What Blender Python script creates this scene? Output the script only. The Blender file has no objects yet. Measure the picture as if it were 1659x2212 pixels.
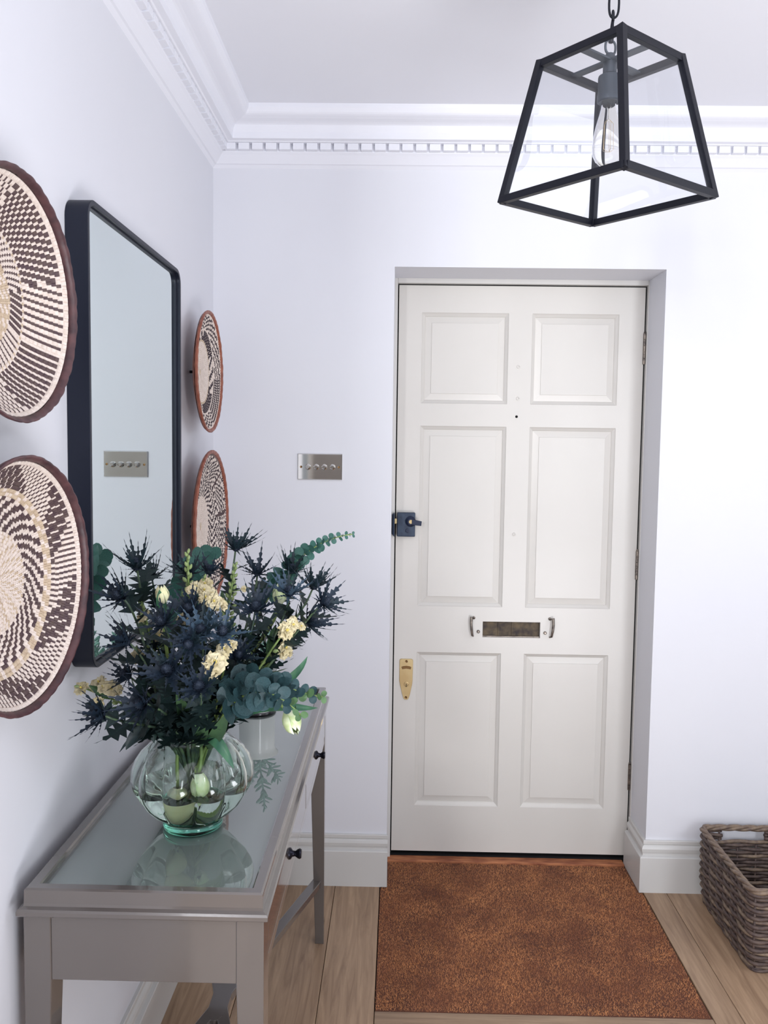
import bpy, math, random
import numpy as np
from mathutils import Vector, Matrix, Quaternion
random.seed(7); rng = np.random.RandomState(7)
S = bpy.context.scene; C = S.collection
PI = math.pi

# ------------------------------------------------------------------ camera
CAM = Vector((0, 0, 1.45)); F = 1850.0; W, H = 1659, 2212
PITCH, YAW, ROLL = -0.0727278, 0.0161747, 0.0135959
fwd = Vector((-math.sin(YAW)*math.cos(PITCH), math.cos(YAW)*math.cos(PITCH), math.sin(PITCH)))
r0 = Vector((math.cos(YAW), math.sin(YAW), 0)); u0 = r0.cross(fwd)
RT = r0*math.cos(ROLL) + u0*math.sin(ROLL); UP = -r0*math.sin(ROLL) + u0*math.cos(ROLL)
cd = bpy.data.cameras.new('camera'); cam = bpy.data.objects.new('camera', cd); C.objects.link(cam)
cam.matrix_world = Matrix.Translation(CAM) @ Matrix((RT, UP, -fwd)).transposed().to_4x4()
cd.sensor_fit = 'HORIZONTAL'; cd.sensor_width = 36; cd.lens = 36*F/W; cd.clip_start = .01
S.camera = cam

def at(px, py, Y):
    """the world point that the photograph shows at pixel (px, py), at depth Y in the room"""
    d = RT*((px-W/2)/F) - UP*((py-H/2)/F) + fwd
    return CAM + d*(Y/d.y)

# ------------------------------------------------------------------ world, lights, exposure
w = bpy.data.worlds.new('sky'); S.world = w; w.use_nodes = True
bg = w.node_tree.nodes['Background']; bg.inputs[0].default_value = (.80, .88, 1, 1); bg.inputs[1].default_value = 0.5
S.view_settings.view_transform = 'Standard'; S.view_settings.look = 'None'
S.view_settings.gamma = 1; S.view_settings.use_curve_mapping = False; S.view_settings.exposure = -0.09
try:
    S.cycles.use_denoising = True
    S.cycles.max_bounces = 14; S.cycles.diffuse_bounces = 5; S.cycles.glossy_bounces = 6
    S.cycles.transmission_bounces = 12; S.cycles.transparent_max_bounces = 16
    S.cycles.blur_glossy = 0.6; S.cycles.sample_clamp_indirect = 6
except Exception: pass

def area(name, loc, target, sx, sy, power, col):
    l = bpy.data.lights.new(name, 'AREA'); l.shape = 'RECTANGLE'; l.size = sx; l.size_y = sy
    l.energy = power; l.color = col
    o = bpy.data.objects.new(name, l); C.objects.link(o); o.location = loc
    o.rotation_euler = (Vector(target)-Vector(loc)).to_track_quat('-Z', 'Y').to_euler()
    return o
# daylight that comes in through the windows behind the photographer
area('daylight_right', (1.86, -2.02, 1.55), (-.6, 2, 1.7), .66, 1.45, 50, (.90, .95, 1))
area('daylight_left', (-1.15, -2.02, 1.95), (.2, 2.4, .6), .36, .7, 80, (.97, .98, 1))
area('daylight_side', (2.30, 1.28, 1.75), (-.6, 1.1, 1.5), .95, 1.05, 14, (.90, .94, 1))
# added uplight that brightens the ceiling, standing in for bounced daylight
area('ceiling_fill', (1.10, -.50, .25), (1.05, -.2, 2.4), 1.1, 1.3, 96, (.94, .95, 1))

# ------------------------------------------------------------------ material helpers
def lin(c): return tuple(((v/255)/12.92 if v/255 <= .04045 else ((v/255+.055)/1.055)**2.4) for v in c)
MATS = {}
def mat(name, col, rough=.5, metal=0, coat=0, noise=None, bump=None, trans=0, ior=1.45, sheen=0, spec=.5, emit=None, sub=0):
    """col: sRGB 0-255; noise=(scale, second colour, stretch); bump=(scale, strength, distance)"""
    m = bpy.data.materials.new(name); m.use_nodes = True; nt = m.node_tree; b = nt.nodes['Principled BSDF']
    c = (*lin(col), 1)
    b.inputs['Base Color'].default_value = c; b.inputs['Roughness'].default_value = rough
    b.inputs['Metallic'].default_value = metal; b.inputs['Coat Weight'].default_value = coat
    b.inputs['Coat Roughness'].default_value = .06
    b.inputs['Transmission Weight'].default_value = trans; b.inputs['IOR'].default_value = ior
    b.inputs['Specular IOR Level'].default_value = spec; b.inputs['Sheen Weight'].default_value = sheen
    if sub: b.inputs['Subsurface Weight'].default_value = sub; b.inputs['Subsurface Scale'].default_value = .01
    tc = nt.nodes.new('ShaderNodeTexCoord')
    if noise:
        mp = nt.nodes.new('ShaderNodeMapping'); nt.links.new(tc.outputs['Object'], mp.inputs[0])
        mp.inputs['Scale'].default_value = noise[2] if len(noise) > 2 else (1, 1, 1)
        n = nt.nodes.new('ShaderNodeTexNoise'); n.inputs['Scale'].default_value = noise[0]; n.inputs['Detail'].default_value = 5
        nt.links.new(mp.outputs[0], n.inputs['Vector'])
        cr = nt.nodes.new('ShaderNodeValToRGB'); cr.color_ramp.elements[0].position = .35; cr.color_ramp.elements[1].position = .68
        cr.color_ramp.elements[0].color = c; cr.color_ramp.elements[1].color = (*lin(noise[1]), 1)
        nt.links.new(n.outputs['Fac'], cr.inputs[0]); nt.links.new(cr.outputs[0], b.inputs['Base Color'])
    if bump:
        n2 = nt.nodes.new('ShaderNodeTexNoise'); n2.inputs['Scale'].default_value = bump[0]; n2.inputs['Detail'].default_value = 4
        nt.links.new(tc.outputs['Object'], n2.inputs['Vector'])
        bp = nt.nodes.new('ShaderNodeBump'); bp.inputs['Strength'].default_value = bump[1]; bp.inputs['Distance'].default_value = bump[2]
        nt.links.new(n2.outputs['Fac'], bp.inputs['Height']); nt.links.new(bp.outputs[0], b.inputs['Normal'])
    MATS[name] = m; return m

def pane(name, tint, refl=1.0, haze=0, hazecol=(225, 230, 240)):
    """thin sheet of glass: clear with the reflection its angle gives"""
    m = bpy.data.materials.new(name); m.use_nodes = True; nt = m.node_tree; nt.nodes.clear()
    out = nt.nodes.new('ShaderNodeOutputMaterial'); tr = nt.nodes.new('ShaderNodeBsdfTransparent'); gl = nt.nodes.new('ShaderNodeBsdfGlossy')
    df = nt.nodes.new('ShaderNodeBsdfDiffuse'); df.inputs[0].default_value = (*lin(hazecol), 1)
    tr.inputs[0].default_value = (*lin(tint), 1); gl.inputs['Roughness'].default_value = .015; gl.inputs[0].default_value = (1, 1, 1, 1)
    lw = nt.nodes.new('ShaderNodeLayerWeight'); lw.inputs[0].default_value = .5
    pw = nt.nodes.new('ShaderNodeMath'); pw.operation = 'POWER'; pw.inputs[1].default_value = 5; nt.links.new(lw.outputs['Facing'], pw.inputs[0])
    fr = nt.nodes.new('ShaderNodeMath'); fr.operation = 'MULTIPLY_ADD'; fr.inputs[1].default_value = .92; fr.inputs[2].default_value = .075; nt.links.new(pw.outputs[0], fr.inputs[0])
    mu = nt.nodes.new('ShaderNodeMath'); mu.operation = 'MULTIPLY'; mu.use_clamp = True; mu.inputs[1].default_value = refl
    mx = nt.nodes.new('ShaderNodeMixShader'); mh = nt.nodes.new('ShaderNodeMixShader'); mh.inputs[0].default_value = haze
    nt.links.new(fr.outputs[0], mu.inputs[0]); nt.links.new(mu.outputs[0], mx.inputs[0])
    nt.links.new(tr.outputs[0], mh.inputs[1]); nt.links.new(df.outputs[0], mh.inputs[2])
    nt.links.new(mh.outputs[0], mx.inputs[1]); nt.links.new(gl.outputs[0], mx.inputs[2]); nt.links.new(mx.outputs[0], out.inputs[0])
    MATS[name] = m; return m

M = MATS
mat('wall_paint', (216, 217, 223), .55, bump=(90, .06, .002), noise=(1.3, (213, 214, 221)))
mat('far_paint', (132, 128, 126), .6)  # for the unseen walls, darkened to cut their bounced light
mat('ceiling_paint', (228, 229, 235), .6, bump=(70, .05, .002))
mat('plaster', (226, 227, 234), .5, bump=(60, .08, .002))
mat('door_paint', (209, 206, 201), .33, noise=(2.2, (205, 202, 197)), bump=(45, .10, .0015))
mat('frame_paint', (202, 200, 197), .4, bump=(60, .1, .0015))
mat('skirting_paint', (200, 199, 197), .35, bump=(40, .08, .001))
mat('gap_black', (6, 7, 12), .9)
mat('table_paint', (94, 88, 85), .15, coat=1, noise=(3, (89, 83, 80)), bump=(120, .03, .0008))
mat('table_panel', (150, 153, 152), .35)
mat('knob_metal', (28, 28, 38), .3, metal=.8)
mat('mirror_frame', (22, 27, 42), .42, metal=.3, bump=(300, .1, .0004))
mat('iron', (13, 15, 27), .45, metal=.35, bump=(260, .15, .0005))
mat('iron_pale', (68, 74, 82), .45, metal=.4)
mat('chrome', (205, 203, 198), .04, metal=1)
mat('lock_enamel', (52, 66, 86), .35, metal=.2, noise=(60, (38, 50, 70)), bump=(150, .2, .0005))
mat('lock_lever', (28, 38, 62), .35, metal=.2)
mat('brass', (205, 188, 144), .3, metal=.6, noise=(14, (190, 166, 122)), bump=(120, .1, .0004))
mat('brass_dark', (120, 92, 60), .35, metal=.8)
mat('steel', (150, 140, 130), .35, metal=.85, noise=(60, (90, 84, 82)))
mat('slot_metal', (96, 84, 66), .55, metal=.5, noise=(38, (52, 46, 46)), bump=(90, .4, .001))
mat('coir_base', (112, 70, 50), .95, noise=(7, (90, 56, 44)), bump=(400, .8, .003))
mat('coir', (214, 150, 100), .9, noise=(9, (160, 104, 74)))
mat('threshold_wood', (178, 116, 78), .7, noise=(16, (120, 66, 46), (1, 4, 4)), bump=(60, .4, .001))
mat('straw', (198, 180, 156), .65, noise=(140, (176, 156, 134)))
mat('straw_pale', (222, 210, 202), .6, noise=(160, (204, 190, 180)))
mat('straw_dark', (74, 56, 62), .6, noise=(120, (92, 76, 72)))
mat('straw_darker', (46, 34, 44), .6, noise=(120, (64, 50, 54)))
mat('rim_brown', (62, 42, 47), .45, noise=(45, (92, 62, 64)), bump=(120, .4, .001))
mat('rim_red', (124, 68, 52), .4, noise=(50, (150, 90, 70)), bump=(120, .4, .001))
mat('wicker', (98, 82, 74), .6, noise=(70, (68, 56, 56)), bump=(260, .3, .0006))
mat('wicker_light', (132, 114, 96), .55, noise=(60, (98, 82, 74)), bump=(260, .3, .0006))
mat('enamel', (232, 232, 230), .15, coat=.5)
mat('enamel_black', (22, 20, 26), .2, coat=.5)
mat('soil', (50, 40, 34), .95, bump=(200, .8, .003))
# plants
mat('thistle_bract', (24, 34, 49), .5, noise=(70, (36, 50, 64)), spec=.35)
mat('thistle_bract_green', (28, 46, 50), .5, noise=(70, (24, 36, 50)), spec=.35)
mat('thistle_bract_pale', (68, 90, 108), .5, noise=(90, (34, 48, 66)), spec=.35)
mat('thistle_cone', (30, 38, 52), .6, noise=(260, (50, 60, 76)), spec=.3)
mat('thistle_leaf', (22, 36, 42), .5, noise=(40, (34, 52, 48)), spec=.35)
mat('stem_dark', (84, 106, 74), .5, noise=(50, (44, 60, 60)))
mat('stem_green', (128, 150, 84), .45, noise=(30, (104, 128, 70)))
mat('euc_leaf', (48, 88, 82), .5, noise=(24, (66, 106, 96)), spec=.35)
mat('euc_leaf_blue', (34, 58, 64), .5, noise=(24, (52, 80, 84)), spec=.35)
mat('euc_leaf_young', (96, 128, 80), .45, noise=(30, (66, 100, 74)))
mat('stock_petal', (212, 203, 172), .5, noise=(60, (196, 182, 138)))
mat('stock_centre', (214, 196, 104), .5)
mat('stock_bud', (140, 156, 104), .5, noise=(60, (108, 130, 80)))
mat('leaf_green', (70, 98, 64), .45, noise=(18, (52, 80, 56)))
mat('tulip_leaf', (70, 116, 84), .4, noise=(14, (50, 92, 74), (4, 1, 1)))
mat('tulip_petal', (234, 238, 214), .4, noise=(36, (162, 188, 104)), sub=.15)
mat('tulip_petal_cream', (232, 228, 196), .4, noise=(30, (206, 206, 150)), sub=.15)
mat('succulent', (122, 158, 146), .45, noise=(20, (96, 134, 122)))
# glass
mat('vase_glass', (244, 252, 248), .005, trans=1, ior=1.42)
mat('vase_base_glass', (120, 205, 180), .02, trans=1, ior=1.45)
mat('water', (246, 252, 246), 0, trans=1, ior=1.33)
mat('bulb_glass', (252, 250, 244), .0, trans=1, ior=1.12)
pane('table_glass', (234, 241, 239), 1.7)
pane('lantern_glass', (250, 251, 253), .55, .012)
pane('mirror_cover', (235, 245, 240))
mm = mat('mirror_silver', (226, 236, 234), .008, metal=1)
mat('filament', (190, 170, 140), .4, metal=.5)

# oak planks: grain along the board, knots, a tone of its own for each board
m = bpy.data.materials.new('oak'); m.use_nodes = True; nt = m.node_tree; b = nt.nodes['Principled BSDF']; MATS['oak'] = m
tc = nt.nodes.new('ShaderNodeTexCoord'); oi = nt.nodes.new('ShaderNodeObjectInfo')
va = nt.nodes.new('ShaderNodeVectorMath'); va.operation = 'ADD'; nt.links.new(tc.outputs['Object'], va.inputs[0]); nt.links.new(oi.outputs['Random'], va.inputs[1])
mp = nt.nodes.new('ShaderNodeMapping'); mp.inputs['Scale'].default_value = (26, 1.6, 10); nt.links.new(va.outputs[0], mp.inputs[0])
n = nt.nodes.new('ShaderNodeTexNoise'); n.inputs['Scale'].default_value = 2.2; n.inputs['Detail'].default_value = 8; n.inputs['Roughness'].default_value = .62; n.inputs['Distortion'].default_value = .7
nt.links.new(mp.outputs[0], n.inputs['Vector'])
cr = nt.nodes.new('ShaderNodeValToRGB'); e = cr.color_ramp.elements; e[0].position = .3; e[0].color = (*lin((132, 106, 84)), 1); e[1].position = .7; e[1].color = (*lin((176, 148, 120)), 1)
nt.links.new(n.outputs['Fac'], cr.inputs[0])
mpk = nt.nodes.new('ShaderNodeMapping'); mpk.inputs['Scale'].default_value = (1, .6, 1); nt.links.new(va.outputs[0], mpk.inputs[0])
vo = nt.nodes.new('ShaderNodeTexVoronoi'); vo.inputs['Scale'].default_value = 4.3; nt.links.new(mpk.outputs[0], vo.inputs['Vector'])
kr = nt.nodes.new('ShaderNodeValToRGB'); kr.color_ramp.elements[0].position = .02; kr.color_ramp.elements[0].color = (.12, .08, .06, 1); kr.color_ramp.elements[1].position = .085; kr.color_ramp.elements[1].color = (1, 1, 1, 1)
nt.links.new(vo.outputs['Distance'], kr.inputs[0])
mk = nt.nodes.new('ShaderNodeMixRGB'); mk.blend_type = 'MULTIPLY'; mk.inputs[0].default_value = .75
nt.links.new(cr.outputs[0], mk.inputs[1]); nt.links.new(kr.outputs[0], mk.inputs[2])
hv = nt.nodes.new('ShaderNodeHueSaturation'); mr = nt.nodes.new('ShaderNodeMapRange'); mr.inputs[3].default_value = .84; mr.inputs[4].default_value = 1.08
nt.links.new(oi.outputs['Random'], mr.inputs[0]); nt.links.new(mr.outputs[0], hv.inputs['Value']); nt.links.new(mk.outputs[0], hv.inputs['Color'])
nt.links.new(hv.outputs[0], b.inputs['Base Color']); b.inputs['Roughness'].default_value = .42
bp = nt.nodes.new('ShaderNodeBump'); bp.inputs['Strength'].default_value = .15; bp.inputs['Distance'].default_value = .001
nt.links.new(n.outputs['Fac'], bp.inputs['Height']); nt.links.new(bp.outputs[0], b.inputs['Normal'])

# ------------------------------------------------------------------ object helpers
OFF = {}; WM = {}
def empty(name, loc, label=None, cat=None, group=None):
    o = bpy.data.objects.new(name, None); C.objects.link(o); o.location = loc; o.empty_display_size = .05
    OFF[o.name] = Vector(loc)
    return tag(o, label, cat, group)
def tag(o, label=None, cat=None, group=None, kind=None):
    if label: o['label'] = label
    if cat: o['category'] = cat
    if group: o['group'] = group
    if kind: o['kind'] = kind
    return o
class MB:
    """collects shapes, in world coordinates"""
    def __init__(s): s.v = []; s.f = []; s.m = []
    def add(s, vs, fs, mi=0):
        k = len(s.v); s.v += [tuple(v) for v in vs]; s.f += [tuple(i+k for i in f) for f in fs]
        s.m += ([mi]*len(fs) if isinstance(mi, int) else list(mi)); return s
    def box(s, a, b, mi=0):
        x0, y0, z0 = a; x1, y1, z1 = b
        return s.add([(x0,y0,z0),(x1,y0,z0),(x1,y1,z0),(x0,y1,z0),(x0,y0,z1),(x1,y0,z1),(x1,y1,z1),(x0,y1,z1)],
                     [(0,3,2,1),(4,5,6,7),(0,1,5,4),(1,2,6,5),(2,3,7,6),(3,0,4,7)], mi)
    def hexa(s, p, mi=0):
        return s.add(p, [(0,3,2,1),(4,5,6,7),(0,1,5,4),(1,2,6,5),(2,3,7,6),(3,0,4,7)], mi)
    def bar(s, p, q, wx, wz, upv=(0,0,1), mi=0):
        p = Vector(p); q = Vector(q); d = (q-p).normalized(); u = Vector(upv); a = d.cross(u).normalized(); u = a.cross(d).normalized()
        c = [(-1,-1),(1,-1),(1,1),(-1,1)]
        return s.hexa([p+a*(i*wx/2)+u*(j*wz/2) for i, j in c]+[q+a*(i*wx/2)+u*(j*wz/2) for i, j in c], mi)
    def tube(s, pts, r, n=8, closed=False, caps=True, mi=0, flat=1.0, twist=0):
        pts = [Vector(p) for p in pts]; N = len(pts); rr = r if hasattr(r, '__len__') else [r]*N
        T = []
        for i in range(N):
            a = pts[(i-1) % N] if (closed or i > 0) else pts[0]; b = pts[(i+1) % N] if (closed or i < N-1) else pts[-1]
            T.append((b-a).normalized())
        u = T[0].orthogonal().normalized(); k = len(s.v)
        for i in range(N):
            u = (u - T[i]*u.dot(T[i])).normalized(); v = T[i].cross(u)
            for j in range(n):
                a = 2*PI*j/n + twist*i; s.v.append(tuple(pts[i]+(u*math.cos(a)+v*math.sin(a)*flat)*rr[i]))
        for i in range(N if closed else N-1):
            for j in range(n):
                a = k+i*n+j; b = k+i*n+(j+1) % n; i2 = (i+1) % N
                s.f.append((a, b, k+i2*n+(j+1) % n, k+i2*n+j)); s.m.append(mi)
        if caps and not closed:
            s.f.append(tuple(k+j for j in reversed(range(n)))); s.m.append(mi)
            s.f.append(tuple(k+(N-1)*n+j for j in range(n))); s.m.append(mi)
        return s
    def lathe(s, prof, cx, cy, n=32, mi=0, mod=None, axis='z', cap=True):
        """prof: list of (r, z)"""
        k = len(s.v)
        for (r, z) in prof:
            for j in range(n):
                a = 2*PI*j/n; rr = r*(mod(a, r, z) if mod else 1)
                s.v.append((cx+rr*math.cos(a), cy+rr*math.sin(a), z))
        for i in range(len(prof)-1):
            for j in range(n):
                s.f.append((k+i*n+j, k+i*n+(j+1) % n, k+(i+1)*n+(j+1) % n, k+(i+1)*n+j)); s.m.append(mi)
        if cap:
            s.f.append(tuple(k+j for j in reversed(range(n)))); s.m.append(mi)
            s.f.append(tuple(k+(len(prof)-1)*n+j for j in range(n))); s.m.append(mi)
        return s
    def disc(s, c, nrm, prof, n=20, mi=0):
        """a small turned piece: prof is (r, distance along nrm)"""
        nrm = Vector(nrm).normalized(); u = nrm.orthogonal().normalized(); v = nrm.cross(u); c = Vector(c); k = len(s.v)
        for (r, h) in prof:
            for j in range(n):
                a = 2*PI*j/n; s.v.append(tuple(c+nrm*h+(u*math.cos(a)+v*math.sin(a))*r))
        for i in range(len(prof)-1):
            for j in range(n):
                s.f.append((k+i*n+j, k+i*n+(j+1) % n, k+(i+1)*n+(j+1) % n, k+(i+1)*n+j)); s.m.append(mi)
        s.f.append(tuple(k+(len(prof)-1)*n+j for j in range(n))); s.m.append(mi)
        s.f.append(tuple(k+j for j in reversed(range(n)))); s.m.append(mi)
        return s
    def mesh(s, name, mats, off=Vector((0,0,0)), smooth=False):
        me = bpy.data.meshes.new(name)
        me.from_pydata([(v[0]-off[0], v[1]-off[1], v[2]-off[2]) for v in s.v], [], s.f)
        for x in (mats if isinstance(mats, (list, tuple)) else [mats]): me.materials.append(MATS[x])
        me.polygons.foreach_set('material_index', s.m)
        if smooth: me.polygons.foreach_set('use_smooth', [True]*len(me.polygons))
        me.update(); return me
    def build(s, name, mats, parent=None, smooth=False, bevel=0, auto=None, label=None, loc=None):
        off = OFF[parent.name] if parent is not None else (Vector(loc) if loc is not None else Vector((0,0,0)))
        o = bpy.data.objects.new(name, s.mesh(name, mats, off, smooth)); C.objects.link(o)
        if parent is not None: o.parent = parent
        elif loc is not None: o.location = loc
        OFF[o.name] = off
        if auto: o.data.set_sharp_from_angle(angle=math.radians(auto))
        if bevel:
            b = o.modifiers.new('bevel', 'BEVEL'); b.width = bevel; b.segments = 2; b.limit_method = 'ANGLE'; b.angle_limit = math.radians(40)
        if label: o['label'] = label
        return o
def struct(o, kind='structure'): o['kind'] = kind; return o
def place(name, me, parent, mw, label=None):
    """an object that shares mesh me, put at world matrix mw below parent (whose world matrix is a translation)"""
    o = bpy.data.objects.new(name, me); C.objects.link(o); o.parent = parent
    o.matrix_local = (WM[parent.name].inverted() if parent.name in WM else Matrix.Translation(-OFF[parent.name])) @ mw
    WM[o.name] = mw
    OFF[o.name] = OFF[parent.name]
    if label: o['label'] = label
    return o
def frame_mat(pos, z, roll=0, scale=1):
    """matrix whose local +Z runs along z"""
    z = Vector(z).normalized(); q = z.to_track_quat('Z', 'Y')
    return Matrix.Translation(pos) @ q.to_matrix().to_4x4() @ Matrix.Rotation(roll, 4, 'Z') @ Matrix.Scale(scale, 4)
def bez(p, n=14):
    p = [Vector(x) for x in p]; out = []
    for i in range(n+1):
        t = i/n; q = p[:]
        while len(q) > 1: q = [q[k].lerp(q[k+1], t) for k in range(len(q)-1)]
        out.append(q[0])
    return out

# ================================================================== the room
XL, YB, ZC = -.600, 2.77, 2.4786       # left wall, back wall, ceiling
XR, YR, XH, YE = 2.32, -2.0, -2.0, .20   # right wall, rear wall, far side of the hall, where the left wall ends
RX0, RX1, RZ, YD = -.021, .838, 2.030, 2.967   # door reveal and the plane of the door's face

b = MB(); b.box((XH-.1, YR-.1, -.08), (XR+.1, YB+.5, -.016)); floor = struct(b.build('floor', 'gap_black'))
b = MB(); b.box((XH-.1, YR-.1, ZC), (XR+.1, YB+.1, ZC+.1)); struct(b.build('ceiling', 'ceiling_paint'))
b = MB(); b.box((XL-.1, YB, -.02), (RX0, YB+.34, ZC)); b.box((RX1, YB, -.02), (XR+.1, YB+.34, ZC)); b.box((RX0, YB, RZ), (RX1, YB+.34, ZC))
struct(b.build('wall_back', 'wall_paint'))
b = MB(); b.box((XL-.1, YE, -.02), (XL, YB, ZC)); struct(b.build('wall_left', 'wall_paint'))
b = MB(); b.box((XH-.1, YR, -.02), (XH, YE+.1, ZC)); b.box((XH, YE, -.02), (XL-.1, YE+.1, ZC)); struct(b.build('wall_hall', 'far_paint'))
# right wall with a side window
b = MB(); y0, y1, z0, z1 = .75, 1.80, 1.2, 2.3
b.box((XR, YR, -.02), (XR+.1, y0, ZC)); b.box((XR, y1, -.02), (XR+.1, YB, ZC)); b.box((XR, y0, -.02), (XR+.1, y1, z0)); b.box((XR, y0, z1), (XR+.1, y1, ZC))
struct(b.build('wall_right', 'far_paint'))
# rear wall with two windows, behind the photographer
b = MB(); X = [XH-.1, -1.55, -.75, 1.50, 2.22, XR+.1]; z0, z1 = .8, 2.3
b.box((X[0], YR-.1, -.02), (X[1], YR, ZC)); b.box((X[2], YR-.1, -.02), (X[3], YR, ZC)); b.box((X[4], YR-.1, -.02), (X[5], YR, ZC))
for i in (1, 3): b.box((X[i], YR-.1, -.02), (X[i+1], YR, z0)); b.box((X[i], YR-.1, z1), (X[i+1], YR, ZC))
struct(b.build('wall_rear', 'far_paint'))
for k, (a, c) in enumerate(((-1.55, -.75), (1.50, 2.22))):
    b = MB(); yy = YR-.06
    for (p, q) in (((a, yy, z0), (a+.05, yy+.04, z1)), ((c-.05, yy, z0), (c, yy+.04, z1)), ((a, yy, z0), (c, yy+.04, z0+.05)), ((a, yy, z1-.05), (c, yy+.04, z1)), (((a+c)/2-.02, yy, z0), ((a+c)/2+.02, yy+.03, z1)), ((a, yy, 1.5), (c, yy+.03, 1.54))): b.box(p, q)
    struct(b.build('window_%d' % (k+1), 'frame_paint'))
b = MB(); xx = XR+.03; y0, y1, z0, z1 = .75, 1.80, 1.2, 2.3
for (p, q) in (((y0, z0), (y0+.05, z1)), ((y1-.05, z0), (y1, z1)), ((y0, z0), (y1, z0+.05)), ((y0, z1-.05), (y1, z1)), ((1.255, z0), (1.295, z1))): b.box((xx, p[0], p[1]), (xx+.04, q[0], q[1]))
struct(b.build('window_3', 'frame_paint'))

# ---- oak boards, each one its own
def plank(x0, x1, y0, y1, cross=False):
    g = .0008; b = MB()
    if cross:
        o = MB().box((-(y1-y0)/2+g, -(x1-x0)/2+g, -.016), ((y1-y0)/2-g, (x1-x0)/2-g, 0)).build('plank', 'oak', None)
        o.parent = floor; o.location = ((x0+x1)/2, (y0+y1)/2, 0); o.rotation_euler = (0, 0, PI/2)
    else:
        o = MB().box((-(x1-x0)/2+g, -(y1-y0)/2+g, -.016), ((x1-x0)/2-g, (y1-y0)/2-g, 0)).build('plank', 'oak', None)
        o.parent = floor; o.location = ((x0+x1)/2, (y0+y1)/2, 0)
    bv = o.modifiers.new('bevel', 'BEVEL'); bv.width = .0012; bv.segments = 1
    return o
MX0, MX1, MY0, MY1 = -.042, .831, 2.118, 2.925     # the mat well
edges = [-.635, -.41, -.19, MX0]
joints = [[.3, 1.7, YB], [-.5, 1.2, YB], [-.2, 1.95, YB]]
for (a, c), js in zip(zip(edges, edges[1:]), joints):
    y = YR
    for j in js: plank(a, c, y, j); y = j
plank(MX0, MX1, 1.995, MY0, True)
for (a, c, j) in ((MX0, .18, .6), (.18, .40, 1.3), (.40, .62, .3), (.62, MX1, 1.0)):
    plank(a, c, YR, j); plank(a, c, j, 1.995)
edges = [MX1, .907, 1.127, 1.347, 1.567, 1.787, 2.007, 2.227, 2.34]
for k, (a, c) in enumerate(zip(edges, edges[1:])):
    j = [1.2, .4, 1.6, .9, .2, 1.4, .7, 1.1][k]; plank(a, c, YR, j); plank(a, c, j, YB)
xx = -.635
for k in range(6):
    plank(xx-.23, xx, YR, YE); xx -= .23

# ---- cornice: the profile is (projection from the wall, height)
PROF = [(0, 2.3300), (.0026, 2.3326), (.0085, 2.3385), (.0137, 2.3405), (.0206, 2.3486), (.0245, 2.353), (.0325, 2.3618), (.0392, 2.368), (.040, 2.3705), (.040, 2.3905),
        (.0595, 2.3914), (.0625, 2.3945), (.0769, 2.3965), (.0775, 2.415), (.0842, 2.4345), (.0885, 2.4375), (.0959, 2.4405), (.1095, 2.4440), (.1216, 2.4487), (.1262, 2.4515), (.1297, 2.4554), (.1356, 2.4663), (.1369, 2.4786)]
def sweep(fa, fb, name):
    b = MB(); n = len(PROF)
    b.add([fa(p, z) for p, z in PROF]+[fb(p, z) for p, z in PROF], [(i, i+1, n+i+1, n+i) for i in range(n-1)])
    return b
cb = sweep(lambda p, z: (XL+p, YB-p, z), lambda p, z: (XR, YB-p, z), 'c').build('trim_1', 'plaster'); struct(cb)
cl = sweep(lambda p, z: (XL+p, YE, z), lambda p, z: (XL+p, YB-p, z), 'c').build('trim_2', 'plaster'); struct(cl)
for o in (cb, cl): OFF[o.name] = Vector((0,0,0))
cb['label'] = 'white plaster cornice with a dentil row along the back wall'; cl['label'] = 'white plaster cornice with a dentil row along the left wall'
pitch = .04225; dw = pitch-.0088
def dentil_mesh(d0, d1):
    b = MB(); x = dw/2; z0, z1 = 0, .0212
    b.add([(-x, d0, z0), (x, d0, z0), (x, d0, z1), (-x, d0, z1), (-x, d1, z0+.002), (x, d1, z0+.002), (x, d1, z1), (-x, d1, z1)],
          [(0,1,2,3),(7,6,5,4),(0,4,5,1),(1,5,6,2),(2,6,7,3),(3,7,4,0)])
    return b.mesh('dentil', 'plaster')
dm = dentil_mesh(-.039, -.0555)
x = -.540+dw/2-.012
while x < XR-.03:
    place('dentil', dm, cb, Matrix.Translation((x, YB, 2.3695))); x += pitch
y = YB-.052-dw/2
while y > YE+.4:
    place('dentil', dm, cl, Matrix.Translation((XL, y, 2.3695)) @ Matrix.Rotation(PI/2, 4, 'Z')); y -= pitch

# ---- skirting boards
SK = [(0, .172), (.008, .172), (.0095, .170), (.0095, .160), (.0065, .1575), (.0085, .156), (.0125, .152), (.0150, .145), (.0140, .136), (.0115, .129), (.0112, .1235), (.0205, .1205), (.022, .118), (.022, 0)]
def skirt(name, fa, fb, label=None, ends=True):
    n = len(SK); b = MB(); b.add([fa(p, z) for p, z in SK]+[fb(p, z) for p, z in SK], [(i, i+1, n+i+1, n+i) for i in range(n-1)])
    if ends:
        b.add([fa(p, z) for p, z in SK]+[fa(0, 0)], [tuple(range(n+1))]); b.add([fb(p, z) for p, z in SK]+[fb(0, 0)], [tuple(reversed(range(n+1)))])
    o = struct(b.build(name, 'skirting_paint'))
    if label: o['label'] = label
    return o
skirt('baseboard_back_left', lambda p, z: (XL+p, YB-p, z), lambda p, z: (RX0+.003, YB-p, z), 'moulded off-white skirting between the console table and the door')
skirt('baseboard_left', lambda p, z: (XL+p, YE, z), lambda p, z: (XL+p, YB-p, z), 'moulded off-white skirting under the console table')
skirt('baseboard_back_right', lambda p, z: (RX1-p, YB-p, z), lambda p, z: (XR, YB-p, z), 'moulded off-white skirting behind the wicker basket')
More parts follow.
